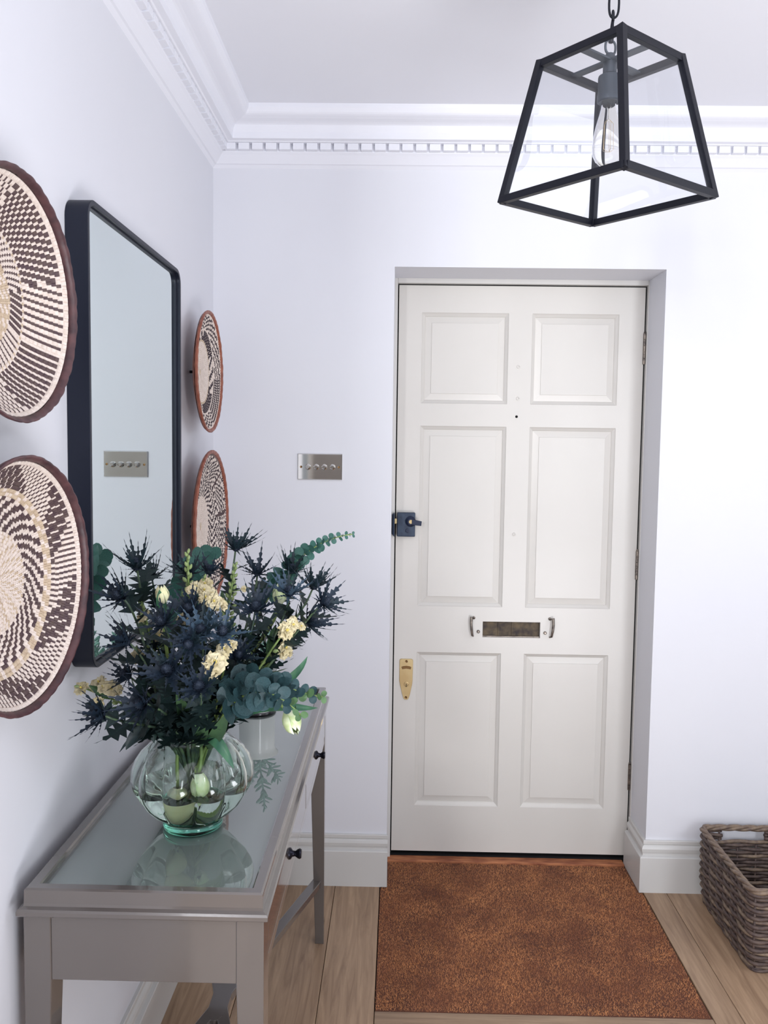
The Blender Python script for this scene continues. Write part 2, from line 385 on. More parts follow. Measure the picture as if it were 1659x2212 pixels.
skirt('baseboard_reveal', lambda p, z: (RX1-p, YD-.02, z), lambda p, z: (RX1-p, YB-p, z), 'short skirting return inside the right door reveal')
skirt('baseboard_right', lambda p, z: (XR-p, YR, z), lambda p, z: (XR-p, YB-p, z))

# ---- door frame (lining set in the reveal)
b = MB(); X0, X1, ZT = -.006, .830, 2.010; g = .0042
b.box((RX0-.01, YD-.017, -.016), (X0-g, YD+.06, RZ+.01)); b.box((X1+g+.001, YD-.015, -.016), (RX1+.01, YD+.06, RZ+.01)); b.box((X0-g, YD-.017, ZT+g), (X1+g+.001, YD+.06, RZ+.01))
b.box((X0-g, YD+.045, 0), (X0+.012, YD+.06, ZT+g)); b.box((X1-.012, YD+.045, 0), (X1+g, YD+.06, ZT+g))
df = struct(b.build('trim_3', 'frame_paint', bevel=.002)); df['label'] = 'off-white painted wooden frame around the front door'
OFF[df.name] = Vector((0,0,0))
b = MB(); b.box((-.1, YD+.061, -.016), (.95, YD+.075, 2.1)); bk = struct(b.build('trim_4', 'gap_black')); bk['label'] = 'black sheet put behind the door as the shade in its gaps'  # black backing stands in for the shade inside the door gaps

b = MB(); b.box((X0-.006, YD+.007, .01), (X0+.0002, YD+.03, ZT+.004)); b.box((X1-.0002, YD+.006, .01), (X1+.005, YD+.03, ZT+.004)); b.box((X0, YD+.006, ZT-.0002), (X1, YD+.03, ZT+.008)); b.build('gap_shade', 'gap_black', df)  # black strips fill the gaps round the door as painted shade
# ---- six-panel door
door = empty('door_1', (X0, YD, .022)); struct(door); door['label'] = 'cream-white six-panel front door with brass letter slot'
LX = [X0, .073, .3695, .449, .744, X1]; LZ = [.022, .189, .7425, .906, 1.534, 1.611, 1.919, ZT]
holes = [(LX[1], LX[2], LZ[5], LZ[6]), (LX[3], LX[4], LZ[5], LZ[6]), (LX[1], LX[2], LZ[3], LZ[4]), (LX[3], LX[4], LZ[3], LZ[4]), (LX[1], LX[2], LZ[1], LZ[2]), (LX[3], LX[4], LZ[1], LZ[2])]
SLOT = (.303, .504, .799, .855)
def face_with_holes(b, x0, x1, z0, z1, hs, y):
    xs = sorted({x0, x1, *[h[0] for h in hs], *[h[1] for h in hs]}); zs = sorted({z0, z1, *[h[2] for h in hs], *[h[3] for h in hs]})
    for i in range(len(xs)-1):
        for j in range(len(zs)-1):
            cx, cz = (xs[i]+xs[i+1])/2, (zs[j]+zs[j+1])/2
            if any(h[0] < cx < h[1] and h[2] < cz < h[3] for h in hs): continue
            b.add([(xs[i], y, zs[j]), (xs[i+1], y, zs[j]), (xs[i+1], y, zs[j+1]), (xs[i], y, zs[j+1])], [(0,1,2,3)])
b = MB(); face_with_holes(b, X0, X1, LZ[0], ZT, holes+[SLOT], YD)
yb = YD+.044
b.add([(X0,YD,LZ[0]),(X1,YD,LZ[0]),(X1,YD,ZT),(X0,YD,ZT),(X0,yb,LZ[0]),(X1,yb,LZ[0]),(X1,yb,ZT),(X0,yb,ZT)], [(4,7,6,5),(0,4,5,1),(1,5,6,2),(2,6,7,3),(3,7,4,0)])
s = SLOT; ys = YD+.022
b.add([(s[0],YD,s[2]),(s[1],YD,s[2]),(s[1],YD,s[3]),(s[0],YD,s[3]),(s[0],ys,s[2]),(s[1],ys,s[2]),(s[1],ys,s[3]),(s[0],ys,s[3])], [(0,1,5,4),(1,2,6,5),(2,3,7,6),(3,0,4,7)])
b.build('door_slab', 'door_paint', door)
for (x0, x1, z0, z1) in holes:
    rings = [(0, 0), (.0025, .0035), (.011, .0105), (.0125, .0135), (.034, .0085), (.0345, .0058)]; b = MB(); vs = []
    for d, dep in rings: vs += [(x0+d, YD+dep, z0+d), (x1-d, YD+dep, z0+d), (x1-d, YD+dep, z1-d), (x0+d, YD+dep, z1-d)]
    fs = []
    for k in range(len(rings)-1):
        for j in range(4): fs.append((4*k+j, 4*k+(j+1) % 4, 4*k+4+(j+1) % 4, 4*k+4+j))
    k = 4*(len(rings)-1); fs.append((k, k+1, k+2, k+3)); b.add(vs, fs).build('door_panel', 'door_paint', door)
# letter slot flap
sl = MB(); sl.box((s[0]+.001, ys-.004, s[2]+.002), (s[1]-.001, ys, s[3]-.001)).build('letter_slot', ['slot_metal'], door, label='tarnished brass letter slot')
o = bpy.data.objects[sl and 'letter_slot'];
for x in (s[0]+.055, s[0]+.103): MB().box((x, ys-.007, s[2]+.004), (x+.004, ys-.003, s[3]-.004)).build('slot_rib', 'slot_metal', o)
MB().box((s[0]+.001, ys-.012, s[2]), (s[1]-.001, ys-.004, s[2]+.003)).build('slot_edge', 'steel', o)
# two curved draught-cage hooks and their bolts
for sg, x in ((1, .262), (-1, .5455)):
    pts = [Vector((x+sg*.008, YD-.001, .868)), Vector((x+sg*.008, YD-.012, .868)), Vector((x, YD-.015, .872)), Vector((x-sg*.001, YD-.018, .850)), Vector((x+sg*.001, YD-.018, .828)), Vector((x+sg*.004, YD-.015, .808)), Vector((x+sg*.008, YD-.001, .803))]
    b = MB().tube(pts, [.003, .003, .005, .0045, .0045, .004, .003], 8); b.disc((x+sg*.009, YD, .868), (0, -1, 0), [(.0055, 0), (.0055, .003), (.003, .005)], 12)
    b.build('hook', 'steel', door, smooth=True, auto=50)
for p in ((.288, .819), (.521, .818)):
    MB().disc((p[0], YD, p[1]), (0, -1, 0), [(.006, 0), (.0055, .004), (.003, .006)], 12).build('bolt', 'steel', door)
for p in ((.406, 1.739), (.4065, 1.631), (.405, 1.163)):
    MB().disc((p[0], YD, p[1]), (0, -1, 0), [(.0065, 0), (.006, .003), (.0035, .0035), (.0025, .001)], 14).build('painted_stud', 'door_paint', door)
MB().disc((.403, YD, 1.569), (0, -1, 0), [(.0045, 0), (.0045, .0012), (.002, .0015)], 14).build('peephole', 'gap_black', door, label='small black peephole')
# brass key plate
ep = [(.0185, .718), (.0555, .718), (.0600, .7155), (.0615, .711), (.0605, .640), (.0595, .628), (.0520, .590), (.0480, .577), (.0440, .5715), (.0340, .5715), (.0295, .576), (.0250, .590), (.0160, .628), (.0140, .640), (.0138, .711), (.0150, .7155)]
b = MB(); n = len(ep); e2 = [(.038+(x-.038)*.95, .645+(z-.645)*.985) for x, z in ep]
b.add([(x, YD, z) for x, z in ep]+[(x, YD-.002, z) for x, z in ep]+[(x, YD-.004, z) for x, z in e2], [(i, (i+1) % n, n+(i+1) % n, n+i) for i in range(n)]+[(n+i, n+(i+1) % n, 2*n+(i+1) % n, 2*n+i) for i in range(n)]+[tuple(range(2*n, 3*n))])
kp = b.build('key_plate', 'brass', door, label='long brass key plate')
for z in (.709, .580): MB().disc((.038, YD-.004, z), (0, -1, 0), [(.0048, 0), (.0045, .0012), (.001, .0002)], 14).build('screw', 'brass_dark', kp)
arc = [(.0205, .6895), (.027, .692), (.038, .6935), (.049, .692), (.0555, .6895), (.0530, .681), (.048, .682), (.038, .6832), (.028, .682), (.0235, .681)]
b = MB(); n = len(arc); b.add([(x, YD-.004, z) for x, z in arc]+[(.038+(x-.038)*.93, YD-.0052, .6872+(z-.6872)*.8) for x, z in arc], [(i, (i+1) % n, n+(i+1) % n, n+i) for i in range(n)]+[tuple(range(n, 2*n))]); b.build('maker_badge', 'brass_dark', kp)
MB().disc((.0385, YD-.004, .628), (0, -1, 0), [(.0085, 0), (.0083, .0018), (.006, .0026), (.0055, .0014)], 20).build('keyhole_collar', 'brass', kp)
MB().box((.0375, YD-.0064, .618), (.0395, YD-.004, .630)).build('keyhole', 'gap_black', kp)
# rim lock
b = MB(); b.box((X0+.004, YD-.024, 1.151), (.0605, YD, 1.2345)); rl = b.build('rim_lock', 'lock_enamel', door, bevel=.003, label='dark blue-grey rim lock')
b = MB(); cx, cz = .0445, 1.204
b.disc((cx, YD-.024, cz), (0, -1, 0), [(.0185, 0), (.018, .006), (.012, .012), (.010, .014)], 24)
b.build('lock_boss', 'lock_lever', rl, smooth=True, auto=40)
b = MB(); b.hexa([(.048, YD-.040, cz-.010), (.081, YD-.040, cz-.014), (.081, YD-.031, cz-.014), (.048, YD-.031, cz-.010), (.048, YD-.040, cz+.009), (.083, YD-.040, cz+.002), (.083, YD-.031, cz+.002), (.048, YD-.031, cz+.009)])
b.build('lock_lever', 'lock_lever', rl, bevel=.0015)
MB().disc((cx+.001, YD-.038, cz), (0, -1, 0), [(.0068, 0), (.0066, .0016), (.001, .0014)], 18).build('lock_cylinder', 'brass', rl)
MB().disc((.0345, YD-.024, 1.172), (0, -1, 0), [(.0075, 0), (.007, .004), (.005, .0045)], 18).build('snib_button', 'lock_lever', rl)
b = MB(); b.add([(-.0205, YD-.017, 1.158), (-.011, YD-.017, 1.151), (-.011, YD-.017, 1.2345), (-.0205, YD-.017, 1.228), (-.018, YD-.036, 1.160), (-.0105, YD-.040, 1.151), (-.0105, YD-.040, 1.2345), (-.018, YD-.036, 1.226)],
        [(0,3,2,1),(4,5,6,7),(0,1,5,4),(1,2,6,5),(2,3,7,6),(3,0,4,7)])
b.build('lock_keep', 'lock_enamel', df, bevel=.0015, label='dark lock keep')
MB().box((-.010, YD-.022, 1.196), (-.003, YD-.008, 1.213)).build('latch_bolt', 'brass', rl)
# hinges
for z0, z1 in ((1.752, 1.857), (1.012, 1.112), (.262, .356)):
    b = MB(); xh = X1+.0015
    for k in range(5):
        a = z0+(z1-z0)*k/5; c = z0+(z1-z0)*(k+1)/5-.0012; b.disc((xh, YD-.003, a), (0, 0, 1), [(.0052, 0), (.0052, c-a)], 12)
    b.disc((xh, YD-.003, z1), (0, 0, 1), [(.004, 0), (.0045, .003), (.002, .006)], 10); b.build('hinge', 'steel', door, auto=40)
# wooden threshold strip
b = MB(); b.box((RX0+.002, 2.926, -.016), (RX1-.023, YD-.002, .006)); th = struct(b.build('trim_5', 'threshold_wood', bevel=.002)); th['label'] = 'worn brown wooden threshold strip under the door'
b = MB(); b.box((RX0+.002, YD-.001, -.016), (RX1, YD+.06, .010)); struct(b.build('trim_6', 'gap_black'))  # black block paints the shade in the gap under the door

# ================================================================== coir doormat
dmt = empty('doormat', (.395, 2.52, -.016), 'large rust-brown coir doormat set into the oak floor before the door', 'doormat')
b = MB(); b.box((MX0+.002, MY0+.002, -.016), (MX1-.003, 2.925, -.002)); b.build('mat_backing', 'coir_base', dmt)
N = 95000; xs = rng.uniform(MX0+.004, MX1-.005, N); ys_ = rng.uniform(MY0+.004, 2.922, N); inb = (ys_ < YB-.024) | ((xs > RX0+.006) & (xs < RX1-.027)); inb &= (xs < RX1-.01)
xs = xs[inb]; ys_ = ys_[inb]; N = len(xs)
ang = rng.uniform(0, 2*PI, N); hh = rng.uniform(.003, .0075, N); lx = rng.normal(0, .0028, N); ly = rng.normal(0, .0028, N); wd = rng.uniform(.0005, .0010, N)
V = np.empty((N, 3, 3)); V[:, 0] = np.stack([xs-np.cos(ang)*wd, ys_-np.sin(ang)*wd, np.full(N, -.003)], 1)
V[:, 1] = np.stack([xs+np.cos(ang)*wd, ys_+np.sin(ang)*wd, np.full(N, -.003)], 1); V[:, 2] = np.stack([xs+lx, ys_+ly, -.003+hh], 1)
V = V.reshape(-1, 3) - np.array(OFF[dmt.name])
me = bpy.data.meshes.new('coir_pile'); me.vertices.add(3*N); me.vertices.foreach_set('co', V.ravel()); me.loops.add(3*N); me.loops.foreach_set('vertex_index', np.arange(3*N, dtype=np.int32))
me.polygons.add(N); me.polygons.foreach_set('loop_start', np.arange(0, 3*N, 3, dtype=np.int32)); me.update(calc_edges=True); me.materials.append(M['coir'])
o = bpy.data.objects.new('coir_pile', me); C.objects.link(o); o.parent = dmt; o['kind'] = 'stuff'

# ================================================================== console table
TX0, TX1, TY0, TY1, TZ = -.574, -.201, 1.279, 2.440, .760
tab = empty('console_table', ((TX0+TX1)/2, (TY0+TY1)/2, 0), 'glossy taupe console table with a glass top against the left wall', 'table')
# raised top frame: profile swept round the rectangle, outwards from the glass
tp = [(a, z+.01) for a, z in [(-.020, .7405), (-.0195, .7475), (-.017, .7500), (-.003, .7500), (0, .7475), (.0005, .727), (.0012, .7225), (.0075, .7200), (.0095, .7165), (.0095, .7105), (.0070, .7080), (-.004, .7075)]]
def rect_ring(d, z): return [(TX0-d, TY0-d, z), (TX1+d, TY0-d, z), (TX1+d, TY1+d, z), (TX0-d, TY1+d, z)]
b = MB(); vs = []; fs = []
for d, z in tp: vs += rect_ring(d, z)
for k in range(len(tp)-1):
    for j in range(4): fs.append((4*k+(j+1) % 4, 4*k+j, 4*k+4+j, 4*k+4+(j+1) % 4))
b.add(vs, fs); b.build('top_frame', 'table_paint', tab)
b = MB(); b.box((TX0+.004, TY0+.004, .7178), (TX1-.004, TY1-.004, .7455)); b.build('top_panel', 'table_panel', tab)
b = MB(); b.add([(TX0+.0195, TY0+.0195, .7505), (TX1-.0195, TY0+.0195, .7505), (TX1-.0195, TY1-.0195, .7505), (TX0+.0195, TY1-.0195, .7505)], [(0,1,2,3)]); b.build('glass_top', 'table_glass', tab, label='clear glass sheet')
# legs: square, inner faces tapering
def leg(x0, x1, y0, y1, sx, sy):
    """corner at the outside; sx, sy = +1 when the outside is at x0 / y0"""
    def ring(z, wx, wy):
        a, c = (x0, x0+wx) if sx > 0 else (x1-wx, x1); e, f = (y0, y0+wy) if sy > 0 else (y1-wy, y1)
        return [(a, e, z), (c, e, z), (c, f, z), (a, f, z)]
    b = MB(); b.add(ring(0, .025, .028)+ring(.612, .043, .050)+ring(.7175, .043, .050), [(3,2,1,0)]+[(4*k+j, 4*k+(j+1) % 4, 4*k+4+(j+1) % 4, 4*k+4+j) for k in (0, 1) for j in range(4)]+[(8,9,10,11)])
    return b.build('leg', 'table_paint', tab, bevel=.0015)
LXa, LXb, LYa, LYb = TX0-.002, TX1+.002, TY0, TY1
leg(LXa, LXb, LYa, LYb, 1, 1); leg(LXa, LXb, LYa, LYb, -1, 1); leg(LXa, LXb, LYa, LYb, 1, -1); leg(LXa, LXb, LYa, LYb, -1, -1)
AZ = .612
b = MB(); b.box((LXa+.043, LYa+.0015, AZ), (LXb-.043, LYa+.022, .7175)); b.build('apron', 'table_paint', tab, bevel=.001)
b = MB(); b.box((LXa+.043, LYb-.022, AZ), (LXb-.043, LYb-.0015, .7175)); b.build('apron', 'table_paint', tab, bevel=.001)
b = MB(); b.box((LXa+.0015, LYa+.05, AZ), (LXa+.022, LYb-.05, .7175)); b.build('apron', 'table_paint', tab, bevel=.001)
# drawer side: a rail under two drawers
b = MB(); b.box((LXb-.022, LYa+.05, AZ), (LXb-.001, LYb-.05, AZ+.018)); b.box((LXb-.022, LYa+.05, .7135), (LXb-.001, LYb-.05, .7175)); b.box((LXb-.022, 1.869, AZ+.018), (LXb-.001, 1.891, .7135)); b.build('drawer_rail', 'table_paint', tab, bevel=.0008)
b = MB(); b.box((LXb-.030, LYa+.05, AZ), (LXb-.024, LYb-.05, .7135)); b.build('drawer_shadow_gap', 'gap_black', tab)
for y0, y1, yk in ((LYa+.051, 1.8675, 1.60), (1.8925, LYb-.051, 2.135)):
    b = MB(); b.box((LXb-.022, y0+.0015, AZ+.0195), (LXb-.0005, y1-.0015, .712)); d = b.build('drawer', 'table_paint', tab, bevel=.0012)
    z = .668; MB().disc((LXb-.0005, yk, z+.001), (1, 0, 0), [(.0115, 0), (.0105, .003), (.006, .006), (.005, .011), (.0085, .016), (.010, .020), (.008, .023)], 20).build('knob', 'knob_metal', d, smooth=True, auto=50, label='small black metal knob')
# flat crossed stretcher between the four legs, with a swollen centre
zc = .185; cx, cy = (TX0+TX1)/2, (TY0+TY1)/2
for (x, y) in ((LXa+.018, LYa+.02), (LXb-.018, LYa+.02), (LXa+.018, LYb-.02), (LXb-.018, LYb-.02)):
    MB().bar((cx+(x-cx)*.04, cy+(y-cy)*.04, zc), (x, y, zc), .027, .020).build('stretcher', 'table_paint', tab, bevel=.002)
b = MB(); n = 24; rr = [.021+.012*abs(math.sin(a/24*2*PI))**2 for a in range(n)]
b.add([(cx+rr[j]*math.cos(2*PI*j/n), cy+rr[j]*2.2*math.sin(2*PI*j/n), z) for z in (zc-.0105, zc+.0105) for j in range(n)], [tuple(reversed(range(n))), tuple(range(n, 2*n))]+[(j, (j+1) % n, n+(j+1) % n, n+j) for j in range(n)])
b.build('stretcher_centre', 'table_paint', tab)

# ================================================================== mirror
def rrect(y0, y1, z0, z1, r, n=8):
    out = []
    for (cy, cz, a0) in ((y1-r, z1-r, 0), (y0+r, z1-r, PI/2), (y0+r, z0+r, PI), (y1-r, z0+r, 3*PI/2)):
        for k in range(n+1): a = a0+PI/2*k/n; out.append((cy+r*math.cos(a), cz+r*math.sin(a)))
    return out
MYa, MYb, MZa, MZb, XF = 1.545, 2.197, 1.034, 1.893, -.558
mir = empty('wall_mirror', (XL, (MYa+MYb)/2, MZa), 'tall black metal framed mirror with rounded corners above the console table', 'mirror')
def mring(d, x): return [(x, y, z) for y, z in rrect(MYa+d, MYb-d, MZa+d, MZb-d, max(.036-d, .004))]
b = MB(); vs = []; lv = [(.0, XL+.001), (0, XF-.001), (.001, XF), (.0085, XF), (.0095, XF-.001), (.0095, XF-.008), (.0125, XF-.008), (.013, XF-.012)]
for d, x in lv: vs += mring(d, x)
n = len(mring(0, 0)); fs = [(k*n+j, k*n+(j+1) % n, (k+1)*n+(j+1) % n, (k+1)*n+j) for k in range(len(lv)-1) for j in range(n)]
b.add(vs, fs); b.build('mirror_frame', 'mirror_frame', mir, label='black metal frame', auto=40, smooth=True)
b = MB(); v = mring(.011, XF-.011); b.add(v, [tuple(range(len(v)))]); b.build('mirror_glass', 'mirror_silver', mir, label='silvered glass')

# ================================================================== woven wall baskets
def woven(name, X, cy, cz, R, depth, tilt_z, tilt_y, rings, period, colour, rim_mat, rim_r, mats, label, base=.5, seed=0, squash=1):
    """dish with its mouth towards the room; rings coils of stitches, each stitch a raised piece.  colour(ring fraction, angle, ring, k, minor) -> material"""
    root = empty(name, (X-depth, cy, cz), label, 'woven basket')
    rot = Matrix.Rotation(tilt_z, 4, 'Z') @ Matrix.Rotation(tilt_y, 4, 'Y')
    ctr = Vector((X, cy, cz))
    def P(r, a, h=0):
        t = r/R; d = depth*(1-max(0, (t-base)/(1-base))**1.35 if t > base else 1)
        v = Vector((-d+h, r*math.sin(a)*squash, r*math.cos(a)))
        return ctr + rot @ v
    b = MB(); R0 = .010*R/.18; Rw = R-rim_r*.9
    for i in range(rings):
        ra, rb = R0+(Rw-R0)*i/rings, R0+(Rw-R0)*(i+1)/rings; fr = (ra+rb)/2/R
        N = period(fr); off = (i % 2)*.5 + (i*.13)
        for k in range(N):
            for minor in (0, 1):
                a0 = 2*PI*(k+off+(.62 if minor else 0))/N; a1 = 2*PI*(k+off+(1 if minor else .62))/N
                mi = colour(fr, ((a0+a1)/2) % (2*PI), i, k, minor)
                g = .10; da = a1-a0; dr = rb-ra; h = (.0016 if not minor else .0010)*R/.18*(1 if R > .17 else 1.1)
                A, B = a0+da*g, a1-da*g; ri, ro = ra+dr*.16, rb-dr*.16
                vs = [P(ra, a0), P(ra, a1), P(rb, a1), P(rb, a0), P(ri, A, h), P(ri, B, h), P(ro, B, h), P(ro, A, h)]
                b.add(vs, [(4,7,6,5),(0,4,5,1),(1,5,6,2),(2,6,7,3),(3,7,4,0)], mi)
    # centre button and the back of the dish
    n = 24; vs = [P(0, 0, .001)]+[P(R0, 2*PI*j/n) for j in range(n)]; b.add(vs, [(0, 1+j, 1+(j+1) % n) for j in range(n)], 0)
    b.build('weave', mats, root)
    b = MB(); n = 64; rs = [0.02, .3, .6, .8, .92, 1]
    for q, t in enumerate(rs): b.v += [tuple(P(t*R*.985, 2*PI*j/n, -.006)) for j in range(n)]
    for q in range(len(rs)-1):
        for j in range(n): b.f.append((q*n+j, q*n+(j+1) % n, (q+1)*n+(j+1) % n, (q+1)*n+j)); b.m.append(0)
    b.build('basket_back', mats[2] if R > .17 and name == 'woven_basket' and rim_mat == 'rim_brown' else rim_mat, root, smooth=True)
    # wrapped rim: turns of fibre round the edge
    b = MB(); n = 10; L = 240; turns = 46; rnd = random.Random(seed)
    jit = [rnd.uniform(.92, 1.08) for _ in range(turns+1)]
    for i in range(L):
        a = 2*PI*i/L; c = P(R, a); o_ = (P(R*1.02, a)-P(R*.98, a)).normalized(); xax = rot @ Vector((1, 0, 0))
        for j in range(n):
            t = 2*PI*j/n; ph = (turns*a/(2*PI)+t/(2*PI)*1.0) % 1.0; idx = int(turns*a/(2*PI)+t/(2*PI)) % turns
            rr = rim_r*jit[idx]*(1+.16*math.sin(PI*ph)-.08)
            b.v.append(tuple(c-o_*(rim_r*.35)+o_*(math.cos(t)*rr*.85)+xax*(math.sin(t)*rr*.75+.0005)))
    for i in range(L):
        for j in range(n): b.f.append((i*n+j, i*n+(j+1) % n, ((i+1) % L)*n+(j+1) % n, ((i+1) % L)*n+j)); b.m.append(0)
    b.build('rim', rim_mat, root, smooth=True, label='wrapped dark fibre rim')
    MB().tube([P(0, 0, -.005), Vector((XL+.0005, cy, cz))], .004, 8).build('wall_peg', 'iron', root)
    return root
deg = lambda a: math.degrees(a) % 360
# materials: 0 straw (tan) 1 pale 2 dark 3 darker
WVM = ['straw', 'straw_pale', 'straw_dark', 'straw_darker']
def col1(f, a, i, k, mn):
    if f < .385: return 0 if (k+i+mn) % 3 else 1
    if f < .60:
        d_ = deg(a); dk = 75 < d_ < 118 or 162 < d_ < 192 or d_ > 338 or d_ < 12 or 235 < d_ < 275
    elif f < .64: return 0 if mn else 1
    elif f < .935:
        d_ = deg(a); dk = 8 < d_ < 72 or 114 < d_ < 165 or 192 < d_ < 240 or 288 < d_ < 332
    else: return 1
    return (1 if mn else 2) if dk else (2 if mn else 1)
woven('woven_basket', -.534, 1.208, 1.657, .1738, .050, -math.radians(3.5), 0, 27, lambda f: int(26+60*f) if f > .385 else int(20+90*f), col1, 'rim_brown', .0068, WVM,
      'large round woven basket with checked dark and cream sectors, above the swirled one', .62, 1)
def col2(f, a, i, k, mn):
    if f < .42: return 1 if (k*3+i*5+mn) % 4 else 0
    if f < .68:
        t = (a/(2*PI)*30 - (f-.42)*9) % 1.0
        return 2 if t < .52 else 1
    if f < .745: return 0 if (k+mn+i) % 3 else 1
    if f < .935:
        s_ = (deg(a)+(f-.745)*150) % 60
        dk = s_ < 27
        return (1 if mn and k % 2 else 2) if dk else (2 if mn else 1)
    return 1
woven('woven_basket', -.534, 1.222, 1.247, .1858, .050, -math.radians(5), 0, 30, lambda f: int(30+95*f), col2, 'rim_brown', .0068, WVM,
      'large round woven basket with a swirling striped ring inside a tan band', .62, 2)
def col3(f, a, i, k, mn):
    d = deg(a)
    if f < .50: return 1
    if f < .54: return 1 if mn else 0
    if f < .70:
        if (d % 120) < 62: return (1 if (mn and k % 2) else 3)
        return 3 if (a/(2*PI)*18+f*6) % 1 < .42 else 1
    if f < .72: return 1
    if f < .93:
        if 95 < d < 150 or 250 < d < 300: return 3 if mn else (1 if i % 2 else 3)
        return 3 if (a/(2*PI)*24-f*14) % 1 < .45 else 1
    return 1
woven('woven_basket', -.543, 2.458, 1.664, .169, .028, math.radians(-1), 0, 30, lambda f: int(40+90*f), col3, 'rim_red', .0066, WVM,
      'smallest woven basket with a red-brown rim and wavy stripes, right of the mirror', .32, 3, .90)
def col4(f, a, i, k, mn):
    if f < .40: return 1
    z = (a/(2*PI)*9) % 1.0
    if f < .68:
        zig = abs(((f-.40)/.28*2) % 2-1)
        return 3 if ((a/(2*PI)*34)+zig*1.6) % 1 < .47 else 1
    if f < .93:
        if z < .08: return 2
        leafy = abs(z-.54) < .40*math.sin(PI*(f-.66)/.29)
        if leafy: return 3 if (i + int(z*14)) % 2 else 1
        return 3 if ((a/(2*PI)*36)-f*16) % 1 < .35 else 1
    return 1 if mn else 2
woven('woven_basket', -.537, 2.460, 1.221, .218, .034, math.radians(-1), 0, 34, lambda f: int(44+100*f), col4, 'rim_red', .0074, WVM,
      'red-brown rimmed woven basket with leaf chevrons, half hidden behind the flowers', .32, 4, .92)

# ================================================================== light switch plate
sw = empty('light_switch', (-.2535, YB, 1.350), 'polished chrome switch plate with four round toggles beside the door', 'light switch')
b = MB(); x0, x1, z0, z1 = -.3255, -.1820, 1.3500, 1.4335
b.add([(x0,YB,z0),(x1,YB,z0),(x1,YB,z1),(x0,YB,z1),(x0,YB-.004,z0),(x1,YB-.004,z0),(x1,YB-.004,z1),(x0,YB-.004,z1)]+[(x, YB-.006, z) for x, z in ((x0+.002,z0+.002),(x1-.002,z0+.002),(x1-.002,z1-.002),(x0+.002,z1-.002))],
      [(0,1,5,4),(1,2,6,5),(2,3,7,6),(3,0,4,7),(4,5,9,8),(5,6,10,9),(6,7,11,10),(7,4,8,11),(8,9,10,11)])
b.build('plate', 'chrome', sw)
for x in (-.2915, -.265, -.239, -.2125):
    MB().disc((x, YB-.006, 1.391), (0, -1, 0), [(.0098, 0), (.0098, .003), (.0078, .004), (.0075, .012), (.005, .0145)], 24).build('toggle', 'chrome', sw, smooth=True, auto=35)
for x in (-.3145, -.1925): MB().disc((x, YB-.006, 1.391), (0, -1, 0), [(.004, 0), (.0038, .001), (.001, .0004)], 14).build('screw', 'brass_dark', sw)

# ================================================================== pendant lantern
LP = Vector((.371, 1.600, 1.906)); LR = Matrix.Rotation(.012, 4, 'X') @ Matrix.Rotation(-.010, 4, 'Y') @ Matrix.Rotation(-.088, 4, 'Z')
lan = empty('pendant_lantern', LP + LR @ Vector((0, 0, .25)), 'black framed tapering glass lantern with a bare filament bulb hanging from the ceiling', 'pendant light')
def L(p): return LP + LR @ Vector(p)
bh, th_, hh_ = .140, .093, .250; bw = .0125; q2 = 2**.5
dirs = [(0, -1), (-1, 0), (0, 1), (1, 0)]
ins = bw*.5*q2
BC = [Vector((c*(bh*q2-ins), d*(bh*q2-ins), bw/2)) for c, d in dirs]; TC = [Vector((c*(th_*q2-ins), d*(th_*q2-ins), hh_-bw/2)) for c, d in dirs]
for k in range(4):
    k2 = (k+1) % 4
    nrm = (L((dirs[k][0]+dirs[k2][0], dirs[k][1]+dirs[k2][1], 0))-L((0,0,0)))
    MB().bar(L(BC[k]), L(BC[k2]), bw, bw).build('frame_bar', 'iron', lan, bevel=.0008)
    MB().bar(L(TC[k]), L(TC[k2]), bw, bw).build('frame_bar', 'iron', lan, bevel=.0008)
    mid = L((dirs[k][0]+.35, dirs[k][1]+.35, 0))
    up = (LR @ Vector((dirs[k][0]+dirs[(k+1) % 4][0], dirs[k][1]+dirs[(k+1) % 4][1], 0)))
    MB().bar(L(BC[k]-Vector((0,0,bw/2))), L(TC[k]+Vector((0,0,bw/2))), bw, bw, up).build('frame_bar', 'iron', lan, bevel=.0008)
    e = .010; f = lambda p, t: p
    A, B, Cc, D = BC[k], BC[k2], TC[k2], TC[k]
    nn = (LR @ (B-A).cross(D-A)).normalized()
    a, b_, c_, d_ = L(A), L(B), L(Cc), L(D)
    b = MB(); b.add([a, b_, c_, d_], [(0,1,2,3)]); b.build('glass_pane', 'lantern_glass', lan)
for k in range(2):
    A = (TC[k]+TC[(k+1) % 4])/2; B = (TC[k+2]+TC[(k+3) % 4])/2
    MB().bar(L(A), L(B), .0165, .0035).build('top_bar', 'iron_pale', lan)
def LB(b, prof, n=24, mi=0):
    k = len(b.v)
    for r, z in prof:
        for j in range(n): b.v.append(tuple(L((r*math.cos(2*PI*j/n), r*math.sin(2*PI*j/n), z))))
    for i in range(len(prof)-1):
        for j in range(n): b.f.append((k+i*n+j, k+i*n+(j+1) % n, k+(i+1)*n+(j+1) % n, k+(i+1)*n+j)); b.m.append(mi)
    return b
zt = hh_-.006
LB(MB(), [(.001, zt+.012), (.008, zt+.012), (.010, zt+.004), (.012, zt), (.0125, zt-.022), (.0195, zt-.026), (.0205, zt-.030), (.0205, zt-.058), (.0215, zt-.060), (.0215, zt-.070), (.019, zt-.072), (.013, zt-.070), (.001, zt-.070)]).build('lamp_holder', 'iron_pale', lan, smooth=True, auto=35)
zb = zt-.066
